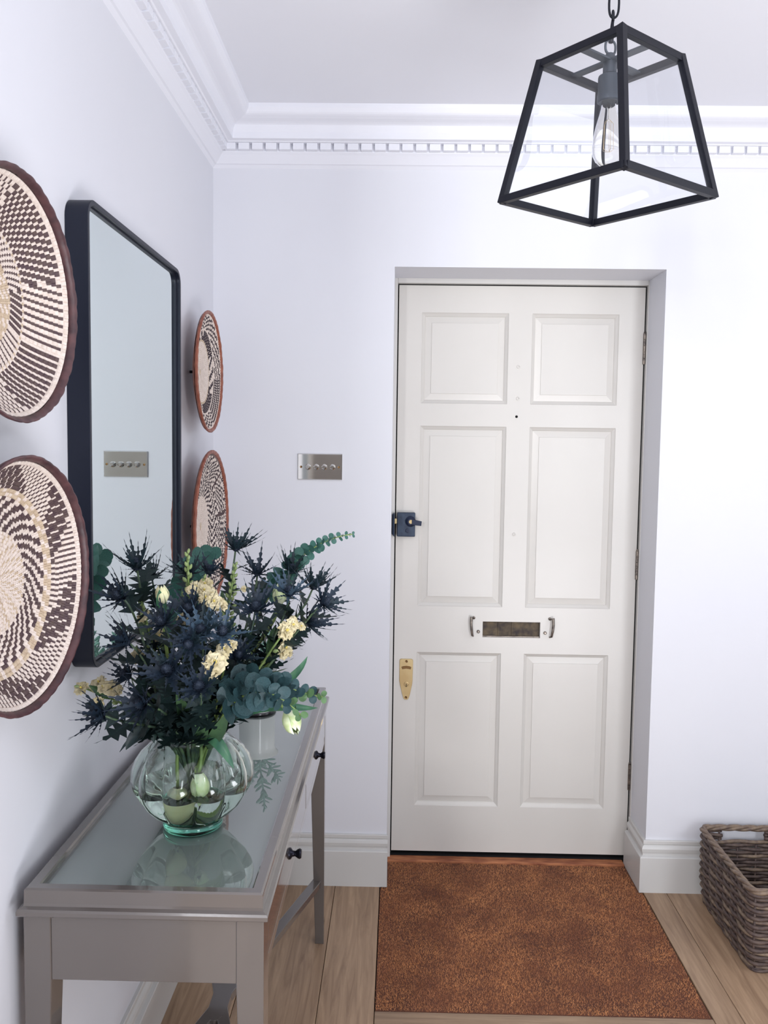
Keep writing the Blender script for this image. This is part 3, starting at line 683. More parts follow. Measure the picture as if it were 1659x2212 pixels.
def prof_bulb(o):
    P_ = [(.0125, 0), (.013, .006), (.0135, .014), (.0165, .026), (.0205, .040), (.0245, .056), (.0275, .072), (.0285, .086), (.0270, .098), (.0225, .108), (.0150, .1155), (.0070, .1190), (.0005, .1200)]
    return [(max(r-o, .0004), zb-z*.99+(o if z > .1 else 0)) for r, z in P_]
b = LB(MB(), prof_bulb(0), 28); blb = b.build('bulb', 'bulb_glass', lan, smooth=True, label='clear teardrop filament bulb')
b = LB(MB(), [(.0030, zb), (.0045, zb-.012), (.0025, zb-.020), (.0022, zb-.034)], 12); b.build('bulb_stem', 'bulb_glass', blb, smooth=True)
b = MB()
for k in range(5):
    a = 2*PI*k/5; b.tube([L((.003*math.cos(a), .003*math.sin(a), zb-.034)), L((.010*math.cos(a), .010*math.sin(a), zb-.040)), L((.011*math.cos(a), .011*math.sin(a), zb-.088)), L((.003*math.cos(a+.6), .003*math.sin(a+.6), zb-.092))], .0005, 4)
b.build('filament', 'filament', blb)
# ring, hook and chain
def loop(b, c, rx, rz, ax, r, n=24):
    pts = []
    for i in range(n):
        a = 2*PI*i/n; e = 2.6; cx_ = math.copysign(abs(math.cos(a))**(2/e), math.cos(a)); cz_ = math.copysign(abs(math.sin(a))**(2/e), math.sin(a))
        pts.append(c+ax*(rx*cx_)+Vector((0,0,1))*(rz*cz_))
    b.tube(pts, r, 8, closed=True)
top = L((0, 0, hh_)); axA = Vector((1, 0, 0)); axB = Vector((.35, .94, 0)).normalized()
z = top.z
b = MB(); loop(b, Vector((top.x, top.y, z+.018)), .011, .012, Vector((.9, .4, 0)).normalized(), .0022); b.tube([Vector((top.x, top.y, z-.002)), Vector((top.x, top.y, z+.008))], .0045, 10); b.build('ring', 'iron_pale', lan, smooth=True)
b = MB(); b.tube([Vector((top.x, top.y, z+.026)), Vector((top.x+.001, top.y, z+.034)), Vector((top.x+.002, top.y, z+.058)), Vector((top.x+.003, top.y, z+.066))], [.0042, .0048, .0030, .0028], 10); loop(b, Vector((top.x+.003, top.y, z+.072)), .006, .008, axB, .0022); b.build('hook', 'iron', lan, smooth=True)
zz = z+.072; k = 0
while zz < ZC-.02:
    hl = .0245; b = MB(); loop(b, Vector((top.x+.004+.001*k, top.y, zz+hl-.003)), .0088, hl, axA if k % 2 == 0 else axB, .0021); b.build('chain_link', 'iron', lan, smooth=True); zz += 2*hl-.0065; k += 1
MB().lathe([(.045, ZC), (.045, ZC-.006), (.030, ZC-.018), (.008, ZC-.024)], top.x+.004, top.y, 28).build('ceiling_rose', 'iron', lan, smooth=True, auto=40)

# ================================================================== wicker basket by the wall
WX0, WX1, WY0, WY1, WH = 1.000, 1.430, 2.312, 2.722, .247
wb = empty('wicker_basket', ((WX0+WX1)/2, (WY0+WY1)/2, 0), 'rectangular brown wicker basket with a handle hole standing by the skirting', 'basket')
def wring(z, inset=0, n=14):
    t = z/WH; d = .010*(1-min(1, t*3.5))+inset+.004*(1-t)
    x0, x1, y0, y1 = WX0+d, WX1-d, WY0+d, WY1-d; r = .026; pts = []
    def seg(a, b_, m): return [a.lerp(b_, i/m) for i in range(m)]
    cs = [(x1-r, y0+r, -PI/2), (x1-r, y1-r, 0), (x0+r, y1-r, PI/2), (x0+r, y0+r, PI)]
    for i, (cx, cy, a0) in enumerate(cs):
        arc_ = [Vector((cx+r*math.cos(a0+PI/2*k/5), cy+r*math.sin(a0+PI/2*k/5), z)) for k in range(6)]
        nx, ny, na = cs[(i+1) % 4]; nxt = Vector((nx+r*math.cos(na), ny+r*math.sin(na), z)); pts += arc_[:-1]; pts += seg(arc_[-1], nxt, 44)
    return pts
rows = 20; base0 = wring(0); NP = len(base0); per = 7
cenW = Vector(((WX0+WX1)/2, (WY0+WY1)/2, 0))
def outn(pts, i):
    t = (pts[(i+1) % NP]-pts[(i-1) % NP]).normalized(); return Vector((t.y, -t.x, 0))
for rI in range(rows):
    z = .008+rI*(WH-.022)/rows; pts = wring(z+.005); P2 = []
    for i, p in enumerate(pts):
        ph = 2*PI*i/(2*per)+PI*(rI % 2)
        q_ = p+outn(pts, i)*(.0042*math.sin(ph)); q_.z += .0016*math.sin(i*.21+rI); P2.append(q_)
    hole = .188 < z < .222
    b = MB()
    if hole:
        keep = [i for i in range(NP) if not (P2[i].y > WY1-.03 and 1.072 < P2[i].x < 1.205)]
        # split where the handle hole is
        j0 = next(k for k in range(len(keep)-1) if keep[k+1] != keep[k]+1)
        seq = keep[j0+1:]+keep[:j0+1]; b.tube([P2[i] for i in seq], .0060, 6)
    else: b.tube(P2, .0060, 6, closed=True)
    b.build('weaver', 'wicker' if rI % 4 else 'wicker_light', wb, smooth=True)
for i in range(per//2, NP, per):
    lo, hi = wring(.0), wring(WH-.014)
    if lo[i].y > WY1-.04 and 1.072 < lo[i].x < 1.205: hi = wring(.186)
    MB().tube([lo[i]-outn(lo, i)*.0, wring(.07)[i], hi[i]], .0036, 6).build('stake', 'wicker', wb, smooth=True)
for zr, am, ph0 in ((WH-.008, .005, 0), (WH-.008, .005, 2*PI/3), (WH-.008, .005, 4*PI/3), (.006, .003, 0), (.006, .003, PI)):
    pts = wring(zr); P2 = []
    for i, p in enumerate(pts):
        a = 2*PI*i/17+ph0; P2.append(p+outn(pts, i)*(am*math.cos(a)+(.002 if zr < .1 else 0))+Vector((0, 0, am*math.sin(a))))
    MB().tube(P2, .0062 if zr > .1 else .0048, 6, closed=True).build('rim_strand' if zr > .1 else 'foot_strand', 'wicker_light' if zr > .1 else 'wicker', wb, smooth=True)
b = MB(); b.box((WX0+.014, WY0+.014, .004), (WX1-.014, WY1-.014, .010)); b.build('basket_base', 'wicker', wb)

# ================================================================== enamel pot with a succulent
GZ = .7508
PC = Vector((-.367, 2.232, GZ))
pot = empty('enamel_pot', PC, 'white enamel pot with a black base rim on the glass table top behind the vase', 'plant pot')
MB().lathe([(.001, GZ+.006), (.0465, GZ+.006), (.0478, GZ+.010), (.0470, GZ+.090), (.0500, GZ+.104), (.0560, GZ+.110), (.0565, GZ+.112), (.0540, GZ+.1135), (.0480, GZ+.108), (.0450, GZ+.090), (.0450, GZ+.05)], PC.x, PC.y, 48, cap=False).build('pot_body', 'enamel', pot, smooth=True, auto=60)
MB().lathe([(.030, GZ), (.0485, GZ), (.0505, GZ+.002), (.0500, GZ+.006), (.0475, GZ+.008)], PC.x, PC.y, 48).build('pot_base_rim', 'enamel_black', pot, smooth=True, auto=60, label='black enamel base rim')
MB().lathe([(.001, GZ+.096), (.0452, GZ+.094)], PC.x, PC.y, 32, cap=False).build('potting_soil', 'soil', pot)
suc = empty('succulent', PC+Vector((0, 0, .096)), 'pale green trailing succulent growing in the white enamel pot', 'plant')
lf = MB(); lf.tube([Vector((0, 0, 0)), Vector((0, 0, .008)), Vector((0, 0, .020)), Vector((0, 0, .030)), Vector((0, 0, .034))], [.0015, .0045, .0055, .0035, .0006], 8, flat=.55); lfm = lf.mesh('leaf', 'succulent', smooth=True)
for k in range(4):
    a = 2*PI*k/4+.5; d = Vector((math.cos(a), math.sin(a), 0)); base = PC+Vector((0, 0, .096))
    pts = bez([base+d*.008, base+d*.02+Vector((0, 0, .05)), base+d*.055+Vector((0, 0, .075+.02*(k % 2))), base+d*.06+Vector((0, 0, .100+.015*k))], 16)
    st = MB().tube(pts, .0028, 6).build('stem', 'succulent', suc, smooth=True)
    for i in range(3, 17):
        t = (pts[min(i+1, 16)]-pts[i-1]).normalized(); u = t.orthogonal().normalized()
        for m_ in range(2):
            dv = Quaternion(t, i*2.4+PI*m_) @ u; place('leaf', lfm, st, frame_mat(pts[i], dv+t*.55, 0, .8 if i < 14 else .5))

# ================================================================== vase
VC = Vector((-.371, 1.537, GZ))
vase = empty('glass_vase', VC, 'lobed clear glass vase with green-tinted foot holding the bouquet on the table', 'vase')
lobes = 10
def vmod(a, r, z):
    k = max(0, min(1, (r-.060)/.045)); return 1-.17*k*(1-abs(math.sin(lobes/2*a+.3))**.8)
VP = [(.0520, .0150), (.0600, .023), (.0780, .035), (.0960, .054), (.1070, .073), (.1120, .092), (.1105, .112), (.1040, .130), (.0930, .146), (.0800, .157), (.0680, .163), (.0600, .165), (.0575, .168), (.0600, .173), (.0630, .1765)]
outer = [(r, GZ+z) for r, z in VP]; inner = [(r-.0032, GZ+z) for r, z in reversed(VP[:-1])]
b = MB(); b.lathe([(.0005, GZ+.0135)]+outer+[(.0630, GZ+.1782), (.0600, GZ+.1778)]+inner[:-1]+[(.046, GZ+.0195), (.0005, GZ+.0180)], VC.x, VC.y, 120, mod=vmod, cap=False)
b.build('vase_body', 'vase_glass', vase, smooth=True, auto=70, label='clear lobed glass bowl')
b = MB(); b.lathe([(.0005, GZ), (.0500, GZ), (.0535, GZ+.002), (.0545, GZ+.007), (.0545, GZ+.012), (.0530, GZ+.0145), (.0005, GZ+.0134)], VC.x, VC.y, 64, cap=False); b.build('vase_foot', 'vase_base_glass', vase, smooth=True, auto=60, label='green-tinted thick glass foot')
zw = .081; b = MB(); wp = [(.0005, GZ+.0178), (.0455, GZ+.0190)]+[(r-.0026, GZ+z) for r, z in VP if .02 < z < zw]+[(.1075, GZ+zw), (.0005, GZ+zw)]
b.lathe(wp, VC.x, VC.y, 120, mod=vmod, cap=False); tag(b.build('water', 'water', None, smooth=True, auto=70, loc=VC), 'clear water filling the lower half of the lobed glass vase', 'water')

# ================================================================== flowers
NECK = VC+Vector((0, 0, .165))
def jag(w, n, teeth, fold=.25, curve=.0, spike=1.0, base=.15, seed=0):
    """a toothed leaf along +Z, unit length, opened to +X either side; local +Y is its upper face"""
    r = random.Random(seed); b = MB(); rows_ = []
    for i in range(n+1):
        t = i/n; env = (base+(1-base)*math.sin(PI*min(1, (t*1.15+.10)))**.9) if t < .99 else 0
        env = max(env, 0)*(1-t**1.7); tooth = (1+teeth*spike if i % 2 else 1-.30*teeth)
        ww = w*env*tooth; fwdz = (.045*teeth if i % 2 else 0)
        y = curve*t*t
        jr, jl = r.uniform(.8, 1.2), r.uniform(.8, 1.2)
        rows_.append([(-ww*jl, y+ww*fold, t+fwdz), (0, y, t), (ww*jr, y+ww*fold, t+fwdz)])
    rows_[-1] = [(0, curve*1.05, 1.03)]*3
    for i in range(n):
        a, c = rows_[i], rows_[i+1]
        b.add([a[0], a[1], c[1], c[0]], [(0,1,2,3)]); b.add([a[1], a[2], c[2], c[1]], [(0,1,2,3)])
    return b
BR = {mname: [jag(.058+.010*k, 12, .8, .4, .20-.05*k, 1.35, .45, seed=k).mesh('bract', mname) for k in range(3)] for mname in ('thistle_bract', 'thistle_bract_green', 'thistle_bract_pale')}
LF = [jag(.13+.04*k, 10, .95, .2, .22, 1.5, .05, seed=10+k).mesh('leaf', 'thistle_leaf') for k in range(3)]
def cone_mesh():
    b = MB(); rows_ = 9; n = 14
    for i in range(rows_):
        t = (i+.5)/rows_; rr = .0098*math.sin(PI*(.18+.80*t))**.7; z = -.002+.024*t
        for j in range(n):
            a = 2*PI*(j+.5*(i % 2))/n; c = Vector((rr*math.cos(a), rr*math.sin(a), z)); o_ = Vector((math.cos(a)*.9, math.sin(a)*.9, .3+t)).normalized()
            u = Vector((-math.sin(a), math.cos(a), 0))*.0012
            b.add([c-u-Vector((0,0,.001)), c+u-Vector((0,0,.001)), c+o_*.0042, c+Vector((0,0,.0015))], [(0,1,2),(1,3,2),(3,0,2)])
    k = len(b.v); b.lathe([(.004, -.004), (.0085, 0), (.0098, .007), (.0090, .015), (.005, .0215), (.001, .0235)], 0, 0, 12)
    return b.mesh('flower_head', 'thistle_cone')
CONE = cone_mesh()
def head_stem(pos, mat_, root, r0, r1, via=None, n=14, name='stem'):
    """stem from low in the vase, through its neck, to pos"""
    d = Vector((pos.x-NECK.x, pos.y-NECK.y, 0)); L_ = max(d.length, .01); dn = d/L_
    nk = NECK+dn*min(.040, L_*.35)+Vector((random.uniform(-.006, .006), random.uniform(-.006, .006), 0))
    lo = VC+Vector((-dn.x*.030+random.uniform(-.008, .008), -dn.y*.026+random.uniform(-.008, .008), .022))
    pts = [lo.lerp(nk, i/4) for i in range(4)]
    c1 = nk+(nk-lo).normalized()*.05; c2 = via if via is not None else nk.lerp(pos, .62)+Vector((0, 0, .012))
    pts += bez([nk, c1, c2, pos], n)
    N_ = len(pts); MB().tube(pts, [r0+(r1-r0)*i/(N_-1) for i in range(N_)], 7).build(name, mat_, root, smooth=True)
    return pts
def thistle(px, py, Y, size, axis, label, bm='thistle_bract', nleaf=13, nb=15):
    size *= 1.14; pos = at(px, py, Y); root = empty('thistle', VC+Vector((0, 0, .02)), label, 'flower', 'blue thistles in the vase')
    ax = Vector(axis).normalized()
    pts = head_stem(pos-ax*.003, 'stem_dark', root, .0036, .0018, via=pos-ax*.06-Vector((0, 0, .01)))
    s_ = size/.046
    head = place('flower_head', CONE, root, frame_mat(pos, ax, random.uniform(0, 6), s_*.74))
    u = ax.orthogonal().normalized(); ph = random.uniform(0, 6)
    for k in range(nb):
        a = ph+2*PI*k/nb+random.uniform(-.13, .13); o_ = Quaternion(ax, a) @ u; el = random.uniform(.25, 1.05)
        dv = (o_*math.cos(el)+ax*math.sin(el)).normalized(); y_ = (ax-dv*ax.dot(dv)).normalized(); x_ = y_.cross(dv)
        Lb = size*random.uniform(.85, 1.3); m4 = Matrix((x_, y_, dv)).transposed().to_4x4()
        place('bract', random.choice(BR[bm if random.random() < .8 else 'thistle_bract_green']), head, Matrix.Translation(pos+o_*.004*s_) @ m4 @ Matrix.Diagonal((Lb, Lb, Lb, 1)))
    for k in range(6):
        a = ph+2*PI*k/6+.3; o_ = Quaternion(ax, a) @ u; el = random.uniform(-.45, .1); dv = (o_*math.cos(el)+ax*math.sin(el)).normalized(); y_ = (ax-dv*ax.dot(dv)).normalized(); x_ = y_.cross(dv)
        Lb = size*random.uniform(.45, .65); m4 = Matrix((x_, y_, dv)).transposed().to_4x4()
        place('bract', random.choice(BR[bm]), head, Matrix.Translation(pos+o_*.003*s_) @ m4 @ Matrix.Diagonal((Lb, Lb, Lb, 1)))
    N_ = len(pts)
    for k in range(nleaf):
        i = int(N_*(.36+.54*k/max(1, nleaf-1)))-1; i = max(6, min(N_-2, i)); p = pts[i]; t = (pts[i+1]-pts[i-1]).normalized(); a = k*2.4+ph
        o_ = Quaternion(t, a) @ t.orthogonal().normalized(); dv = (o_*.85+t*random.uniform(.25, .8)).normalized(); y_ = (t-dv*t.dot(dv)).normalized(); x_ = y_.cross(dv)
        Lb = random.uniform(.050, .082); place('leaf', random.choice(LF), root, Matrix.Translation(p) @ Matrix((x_, y_, dv)).transposed().to_4x4() @ Matrix.Diagonal((Lb, Lb, Lb, 1)))
    return root
# (px, py, depth, bract length, facing, label, bracts)
TH = [
 (509, 1187, 1.66, .046, (.15, -.1, 1), 'tallest spiky blue thistle, standing alone in front of the lower right basket', 'thistle_bract_green'),
 (296, 1228, 1.50, .047, (-.15, -.1, 1), 'upward facing blue thistle at the top left, overlapping the mirror', 'thistle_bract_green'),
 (264, 1291, 1.44, .048, (-.5, -.6, .6), 'open blue thistle at the left edge, in the middle of the mirror', 'thistle_bract'),
 (276, 1388, 1.42, .046, (-.6, -.5, .5), 'dark thistle over the lower left corner of the mirror', 'thistle_bract'),
 (328, 1250, 1.60, .040, (-.2, -.2, 1), 'small blue thistle just left of the round eucalyptus leaves', 'thistle_bract_green'),
 (408, 1240, 1.55, .046, (-.1, -.3, 1), 'blue thistle below the pale green bud cluster at the top', 'thistle_bract_green'),
 (452, 1238, 1.62, .040, (.1, -.1, 1), 'dark thistle silhouetted against the lower right basket', 'thistle_bract'),
 (556, 1240, 1.66, .044, (.1, -.2, 1), 'dark blue thistle right of the tallest one, against the back wall', 'thistle_bract'),
 (625, 1284, 1.58, .046, (.1, -.5, .8), 'pale tipped blue thistle with an upright silver bract on the right', 'thistle_bract_pale'),
 (676, 1270, 1.66, .043, (.4, -.1, 1), 'thistle second from the right edge, pointing up against the wall', 'thistle_bract_green'),
 (697, 1303, 1.56, .042, (.7, -.5, .6), 'rightmost blue thistle, leaning out against the wall', 'thistle_bract'),
 (628, 1236, 1.72, .042, (.2, 0, 1), 'thistle under the arching eucalyptus branch', 'thistle_bract_green'),
 (410, 1318, 1.44, .044, (-.1, -.8, .6), 'blue thistle left of the upper yellow blossoms', 'thistle_bract'),
 (435, 1364, 1.40, .042, (0, -.8, .7), 'silver tipped thistle in the middle of the bouquet, left of its twin', 'thistle_bract_pale'),
 (480, 1368, 1.42, .042, (.2, -.7, .8), 'silver tipped thistle in the middle of the bouquet, above the large yellow bloom', 'thistle_bract_pale'),
 (410, 1392, 1.37, .038, (-.1, -1, .3), 'dark thistle facing the viewer in the bouquet centre', 'thistle_bract'),
 (364, 1450, 1.35, .048, (-.1, -.9, .6), 'large dark thistle left of the yellow bloom, low centre', 'thistle_bract'),
 (431, 1486, 1.34, .046, (.1, -.8, .6), 'large blue-grey thistle just above the vase neck', 'thistle_bract'),
 (222, 1545, 1.36, .046, (-.7, -.6, .4), 'lowest left thistle, spreading over the white wall beside the lower big basket', 'thistle_bract'),
 (279, 1462, 1.44, .042, (-.7, -.3, .5), 'dark thistle just under the lower corner of the mirror', 'thistle_bract'),
 (552, 1316, 1.52, .046, (.2, -.6, .8), 'dark blue thistle right of the green stock buds', 'thistle_bract'),
 (664, 1345, 1.60, .046, (.9, -.3, .3), 'dark thistle pointing right, above the single cream blossom', 'thistle_bract'),
 (312, 1520, 1.36, .046, (-.5, -.8, .3), 'dark thistle between the lowest left thistle and the vase neck', 'thistle_bract'),
 (600, 1385, 1.62, .042, (.6, -.2, .6), 'shaded thistle deep on the right side behind the cream blossoms', 'thistle_bract'),
 (352, 1348, 1.385, .042, (-.3, -.6, .8), 'shaded thistle under the white tulip bud', 'thistle_bract'),
 (512, 1420, 1.50, .042, (.3, -.5, .5), 'shaded thistle behind the large yellow bloom', 'thistle_bract'),
 (340, 1400, 1.52, .042, (-.4, -.3, .8), 'shaded thistle in the left depth of the bouquet', 'thistle_bract'),
]
for t in TH: thistle(t[0], t[1], t[2], t[3], t[4], t[5], t[6])

# ---- stock: cream blossoms and green buds on a stem
def petal_blossom():
    b = MB(); r = random.Random(3)
    for ring, (n, rad, el) in enumerate(((5, .0135, .25), (5, .0110, .6), (4, .0070, 1.05))):
        for k in range(n):
            a = 2*PI*k/n+ring*.6; o_ = Vector((math.cos(a), math.sin(a), 0)); u = Vector((-math.sin(a), math.cos(a), 0)); z_ = Vector((0, 0, 1))
            d = o_*math.cos(el)+z_*math.sin(el); nn = z_*math.cos(el)-o_*math.sin(el); g = []
            for i, (t, w_) in enumerate(((0.05, .12), (.4, .50), (.75, .68), (1.0, .45))):
                for j in (-1, -.35, .35, 1): g.append(d*(rad*t*(1+.10*math.sin(5*j+k)))+u*(rad*w_*j*.86)+nn*(rad*(.10*j*j+.24*math.sin(4*j+k*1.7+ring)*t - .30*t*t)))
            b.add(g, [(i*4+j, i*4+j+1, i*4+j+5, i*4+j+4) for i in range(3) for j in range(3)], 0)
    b.lathe([(.001, .0), (.0022, .003), (.0012, .007)], 0, 0, 6, mi=1)
    return b.mesh('blossom', ['stock_petal', 'stock_centre'], smooth=True)
BLO = petal_blossom()
bd = MB(); bd.tube([Vector((0,0,0)), Vector((0,0,.003)), Vector((0,0,.007)), Vector((0,0,.0105)), Vector((0,0,.012))], [.0012, .0032, .0036, .0020, .0005], 7); BUD = bd.mesh('bud', 'stock_bud', smooth=True)
ll = MB()
def lance(w, n=7, curve=.25):
    b = MB(); rws = []
    for i in range(n+1):
        t = i/n; ww = w*math.sin(PI*min(1, .08+t*.92))**.8 if i < n else 0; y = curve*t*t; rws.append([(-ww, y+ww*.35, t), (0, y, t), (ww, y+ww*.35, t)])
    for i in range(n):
        a, c = rws[i], rws[i+1]; b.add([a[0], a[1], c[1], c[0]], [(0,1,2,3)]); b.add([a[1], a[2], c[2], c[1]], [(0,1,2,3)])
    return b
SLEAF = lance(.12).mesh('leaf', 'leaf_green', smooth=True)
def orient(p, dv, upv, L_):
    dv = dv.normalized(); y_ = (upv-dv*upv.dot(dv))
    y_ = y_.normalized() if y_.length > 1e-4 else dv.orthogonal().normalized(); x_ = y_.cross(dv)
    return Matrix.Translation(p) @ Matrix((x_, y_, dv)).transposed().to_4x4() @ Matrix.Diagonal((L_, L_, L_, 1))
def stock(top, flowers, buds, label, Y, leaves=4, bs=1.0):
    """top=(px,py) tip; flowers = list of (px, py, Y, scale); buds = number near the tip"""
    tip = at(*top, Y); root = empty('stock_flower', VC+Vector((0, 0, .02)), label, 'flower', 'cream stocks in the vase')
    pts = head_stem(tip, 'stem_green', root, .0032, .0018)
    for (x, y, yy, s_) in flowers:
        p = at(x, y, yy); toc = (CAM-p).normalized(); ax = (toc*.75+(p-NECK).normalized()*.4+Vector((random.uniform(-.4, .4), 0, random.uniform(-.3, .4)))).normalized()
        place('blossom', BLO, root, frame_mat(p, ax, random.uniform(0, 6), s_*.98))
        # pedicel
        q_ = min(pts[6:], key=lambda c: (c-p).length); MB().tube([q_, p-ax*.002], .0010, 5).build('pedicel', 'stem_green', root)
    N_ = len(pts)
    for k in range(buds):
        f_ = k/max(1, buds-1); c = pts[-1].lerp(pts[max(6, N_-6)], f_); a = k*2.4; t = (pts[-1]-pts[-3]).normalized(); o_ = Quaternion(t, a) @ t.orthogonal().normalized()
        place('bud', BUD, root, frame_mat(c+o_*.003*(f_*2.0+.3), o_*(.3+f_)+t, 0, bs*(.75+.5*f_)))
    for k in range(leaves):
        i = max(6, int(N_*(.45+.4*k/max(1, leaves)))); p = pts[i]; t = (pts[i]-pts[i-1]).normalized(); o_ = Quaternion(t, k*2.2+1) @ t.orthogonal().normalized()
        place('leaf', SLEAF, root, orient(p, o_+t*.6, t, random.uniform(.05, .08)))
    return root
stock((405, 1196), [(415, 1275, 1.47, .8), (423, 1268, 1.49, .8)], 26, 'stock with a pale green bud cluster at the top of the bouquet', 1.50, bs=1.05)
stock((440, 1250), [(444, 1262, 1.52, 1), (457, 1283, 1.50, .9), (462, 1300, 1.45, 1.05), (446, 1292, 1.46, 1.05), (476, 1307, 1.46, .95), (441, 1275, 1.49, .9)], 5, 'stock with a heap of cream blossoms above the bouquet centre', 1.52)
stock((508, 1222), [(528, 1272, 1.58, .5)], 30, 'tall green stock spike of buds, right of the cream heap', 1.60, bs=.95)
stock((500, 1375), [(464, 1432, 1.36, 1.45), (455, 1450, 1.37, 1.1), (484, 1402, 1.40, 1.0), (499, 1392, 1.42, .8), (476, 1418, 1.38, .95)], 3, 'stock with the largest cream double bloom in the bouquet centre', 1.44)
stock((392, 1330), [(398, 1340, 1.46, 1.0), (404, 1350, 1.45, .8)], 3, 'stock with a half hidden cream blossom left of centre', 1.48)
stock((632, 1340), [(618, 1362, 1.54, 1.25), (632, 1349, 1.55, 1.0), (651, 1353, 1.56, .65), (634, 1338, 1.57, .6), (612, 1372, 1.54, .8)], 4, 'stock with a cream blossom cluster on the right side', 1.56)
stock((618, 1392), [(617, 1400, 1.57, 1.0), (612, 1413, 1.57, .8), (622, 1410, 1.58, .7)], 3, 'stock with a single cream blossom below the right cluster', 1.58)
stock((172, 1482), [(176, 1487, 1.50, 1.0), (215, 1474, 1.49, .95), (224, 1484, 1.47, .9), (240, 1487, 1.46, 1.05), (250, 1490, 1.47, .9), (212, 1518, 1.48, .8), (208, 1482, 1.5, .9)], 4, 'stock with cream blossoms stretching left under the mirror', 1.50)
stock((305, 1300), [(308, 1332, 1.50, .8), (312, 1325, 1.52, .7)], 16, 'stock with pale buds under the topmost left thistle', 1.50)
stock((296, 1405), [(297, 1418, 1.50, .95)], 2, 'stock with one shaded cream blossom at the mirror corner', 1.50)
stock((352, 1355), [(345, 1372, 1.50, .9), (500, 1365, 1.52, .7)], 6, 'stock with buds in the left depth of the bouquet', 1.52)

# ---- tulips
def tulip_petal_mesh(open_, mname):
    b = MB(); n, m_ = 7, 4
    for i in range(n+1):
        t = i/n; rad = .0155*(math.sin(PI*min(1, .12+.80*t))**.75)*(1+open_*t) ; z_ = .046*t
        for j in range(m_+1):
            s_ = (j/m_-.5)*2; half = (1.05*math.sin(PI*min(.97, .18+.72*t))**.6 if t < .97 else .18); a = s_*half; w_ = 1+.05*math.sin(7*t+3*s_)
            b.v.append((rad*w_*math.cos(a), rad*w_*math.sin(a), z_-.006*s_*s_*t))
    for i in range(n):
        for j in range(m_): b.f.append((i*(m_+1)+j, i*(m_+1)+j+1, (i+1)*(m_+1)+j+1, (i+1)*(m_+1)+j)); b.m.append(0)
    return b.mesh('petal', mname, smooth=True)
TP = {k: tulip_petal_mesh(.15, k) for k in ('tulip_petal', 'tulip_petal_cream')}
TLEAF = lance(.17, 9, .25).mesh('leaf', 'tulip_leaf', smooth=True)
def tulip(pos, ax, scale, pts, label, pm='tulip_petal', leaves=()):
    root = empty('tulip', VC+Vector((0, 0, .02)), label, 'flower', 'white tulips in the vase')
    MB().tube(pts, .0031, 8).build('stem', 'stem_green', root, smooth=True)
    for k in range(6):
        place('petal', TP[pm], root, frame_mat(pos, ax, 2*PI*k/6+(.1 if k % 2 else 0), scale*(1 if k % 2 else .93)))
    for (p, dv, L_) in leaves: place('leaf', TLEAF, root, orient(Vector(p), Vector(dv), Vector((0, -.3, 1)), L_))
    return root
lo = VC+Vector((-.02, .01, .022))
p = at(620, 1538, 1.50); ax = (at(651, 1604, 1.46)-p).normalized()
tulip(p, ax, 1.02, [lo, lo.lerp(NECK, .5), NECK+Vector((.035, -.01, 0))]+bez([NECK+Vector((.04, -.012, .01)), at(520, 1500, 1.52), at(585, 1492, 1.5), at(612, 1522, 1.5), p], 12), 'green and white tulip drooping over the table edge on the right')
p = at(352, 1303, 1.42); tulip(p, Vector((-.05, -.15, 1)), .70, [VC+Vector((.02, 0, .022)), NECK+Vector((-.01, -.015, 0))]+bez([NECK+Vector((-.012, -.016, .01)), NECK+Vector((-.03, -.05, .12)), p+Vector((0, 0, -.05)), p], 10), 'small upright white tulip bud at the upper left of the bouquet', 'tulip_petal_cream', [(p-Vector((.004, .004, .012)), (-.1, -.2, 1), .04), (p-Vector((-.004, .002, .016)), (.15, -.1, 1), .036)])
p = VC+Vector((.022, -.045, .116)); tulip(p, Vector((.05, -.08, -1)), 1.1, bez([NECK+Vector((.012, -.03, .03)), NECK+Vector((.025, -.036, .01)), VC+Vector((.028, -.040, .14)), p], 8), 'pale tulip bud hanging head down inside the vase, right of its twin')
p = VC+Vector((-.022, -.030, .082)); tulip(p, Vector((0, -.05, -1)), 1.05, bez([NECK+Vector((-.02, -.02, .03)), NECK+Vector((-.022, -.03, -.01)), VC+Vector((-.022, -.030, .12)), p], 8), 'cream tulip bud under water in the vase, left of its twin', 'tulip_petal_cream')
p = at(602, 1305, 1.66); tulip(p, Vector((.1, 0, 1)), .9, [VC+Vector((-.02, 0, .022)), NECK+Vector((.03, .02, 0))]+bez([NECK+Vector((.03, .02, .01)), NECK+Vector((.06, .05, .12)), p-Vector((0, 0, .05)), p], 10), 'white tulip half hidden behind the thistles on the right')

# ---- broad green leaves that spill over the vase neck
def leaf_thing(name, pts, wmax, mname, label, cat='leaf'):
    pts = [Vector(p) for p in pts]; c = bez(pts, 12); root = empty(name, c[0], label, cat); b = MB(); n = len(c)
    for i, p in enumerate(c):
        t = i/(n-1); d = (c[min(i+1, n-1)]-c[max(i-1, 0)]).normalized(); sd = d.cross((CAM-p).normalized()).normalized(); up_ = sd.cross(d); ww = wmax*math.sin(PI*min(1, .10+.9*t))**.7 if i < n-1 else .0003
        for j, k in ((-1, .3), (-.5, .05), (0, -.06), (.5, .05), (1, .3)): b.v.append(tuple(p+sd*(ww*j)+up_*(ww*k)))
    for i in range(n-1):
        for j in range(4): b.f.append((i*5+j, i*5+j+1, i*5+j+6, i*5+j+5)); b.m.append(0)
    b.build('leaf_blade', mname, root, smooth=True); return root
leaf_thing('tulip_leaf', [NECK+Vector((.015, -.035, .02)), at(455, 1575, 1.47), at(480, 1610, 1.45), at(505, 1660, 1.45)], .0105, 'tulip_leaf', 'long green tulip leaf hanging down over the front right of the vase')
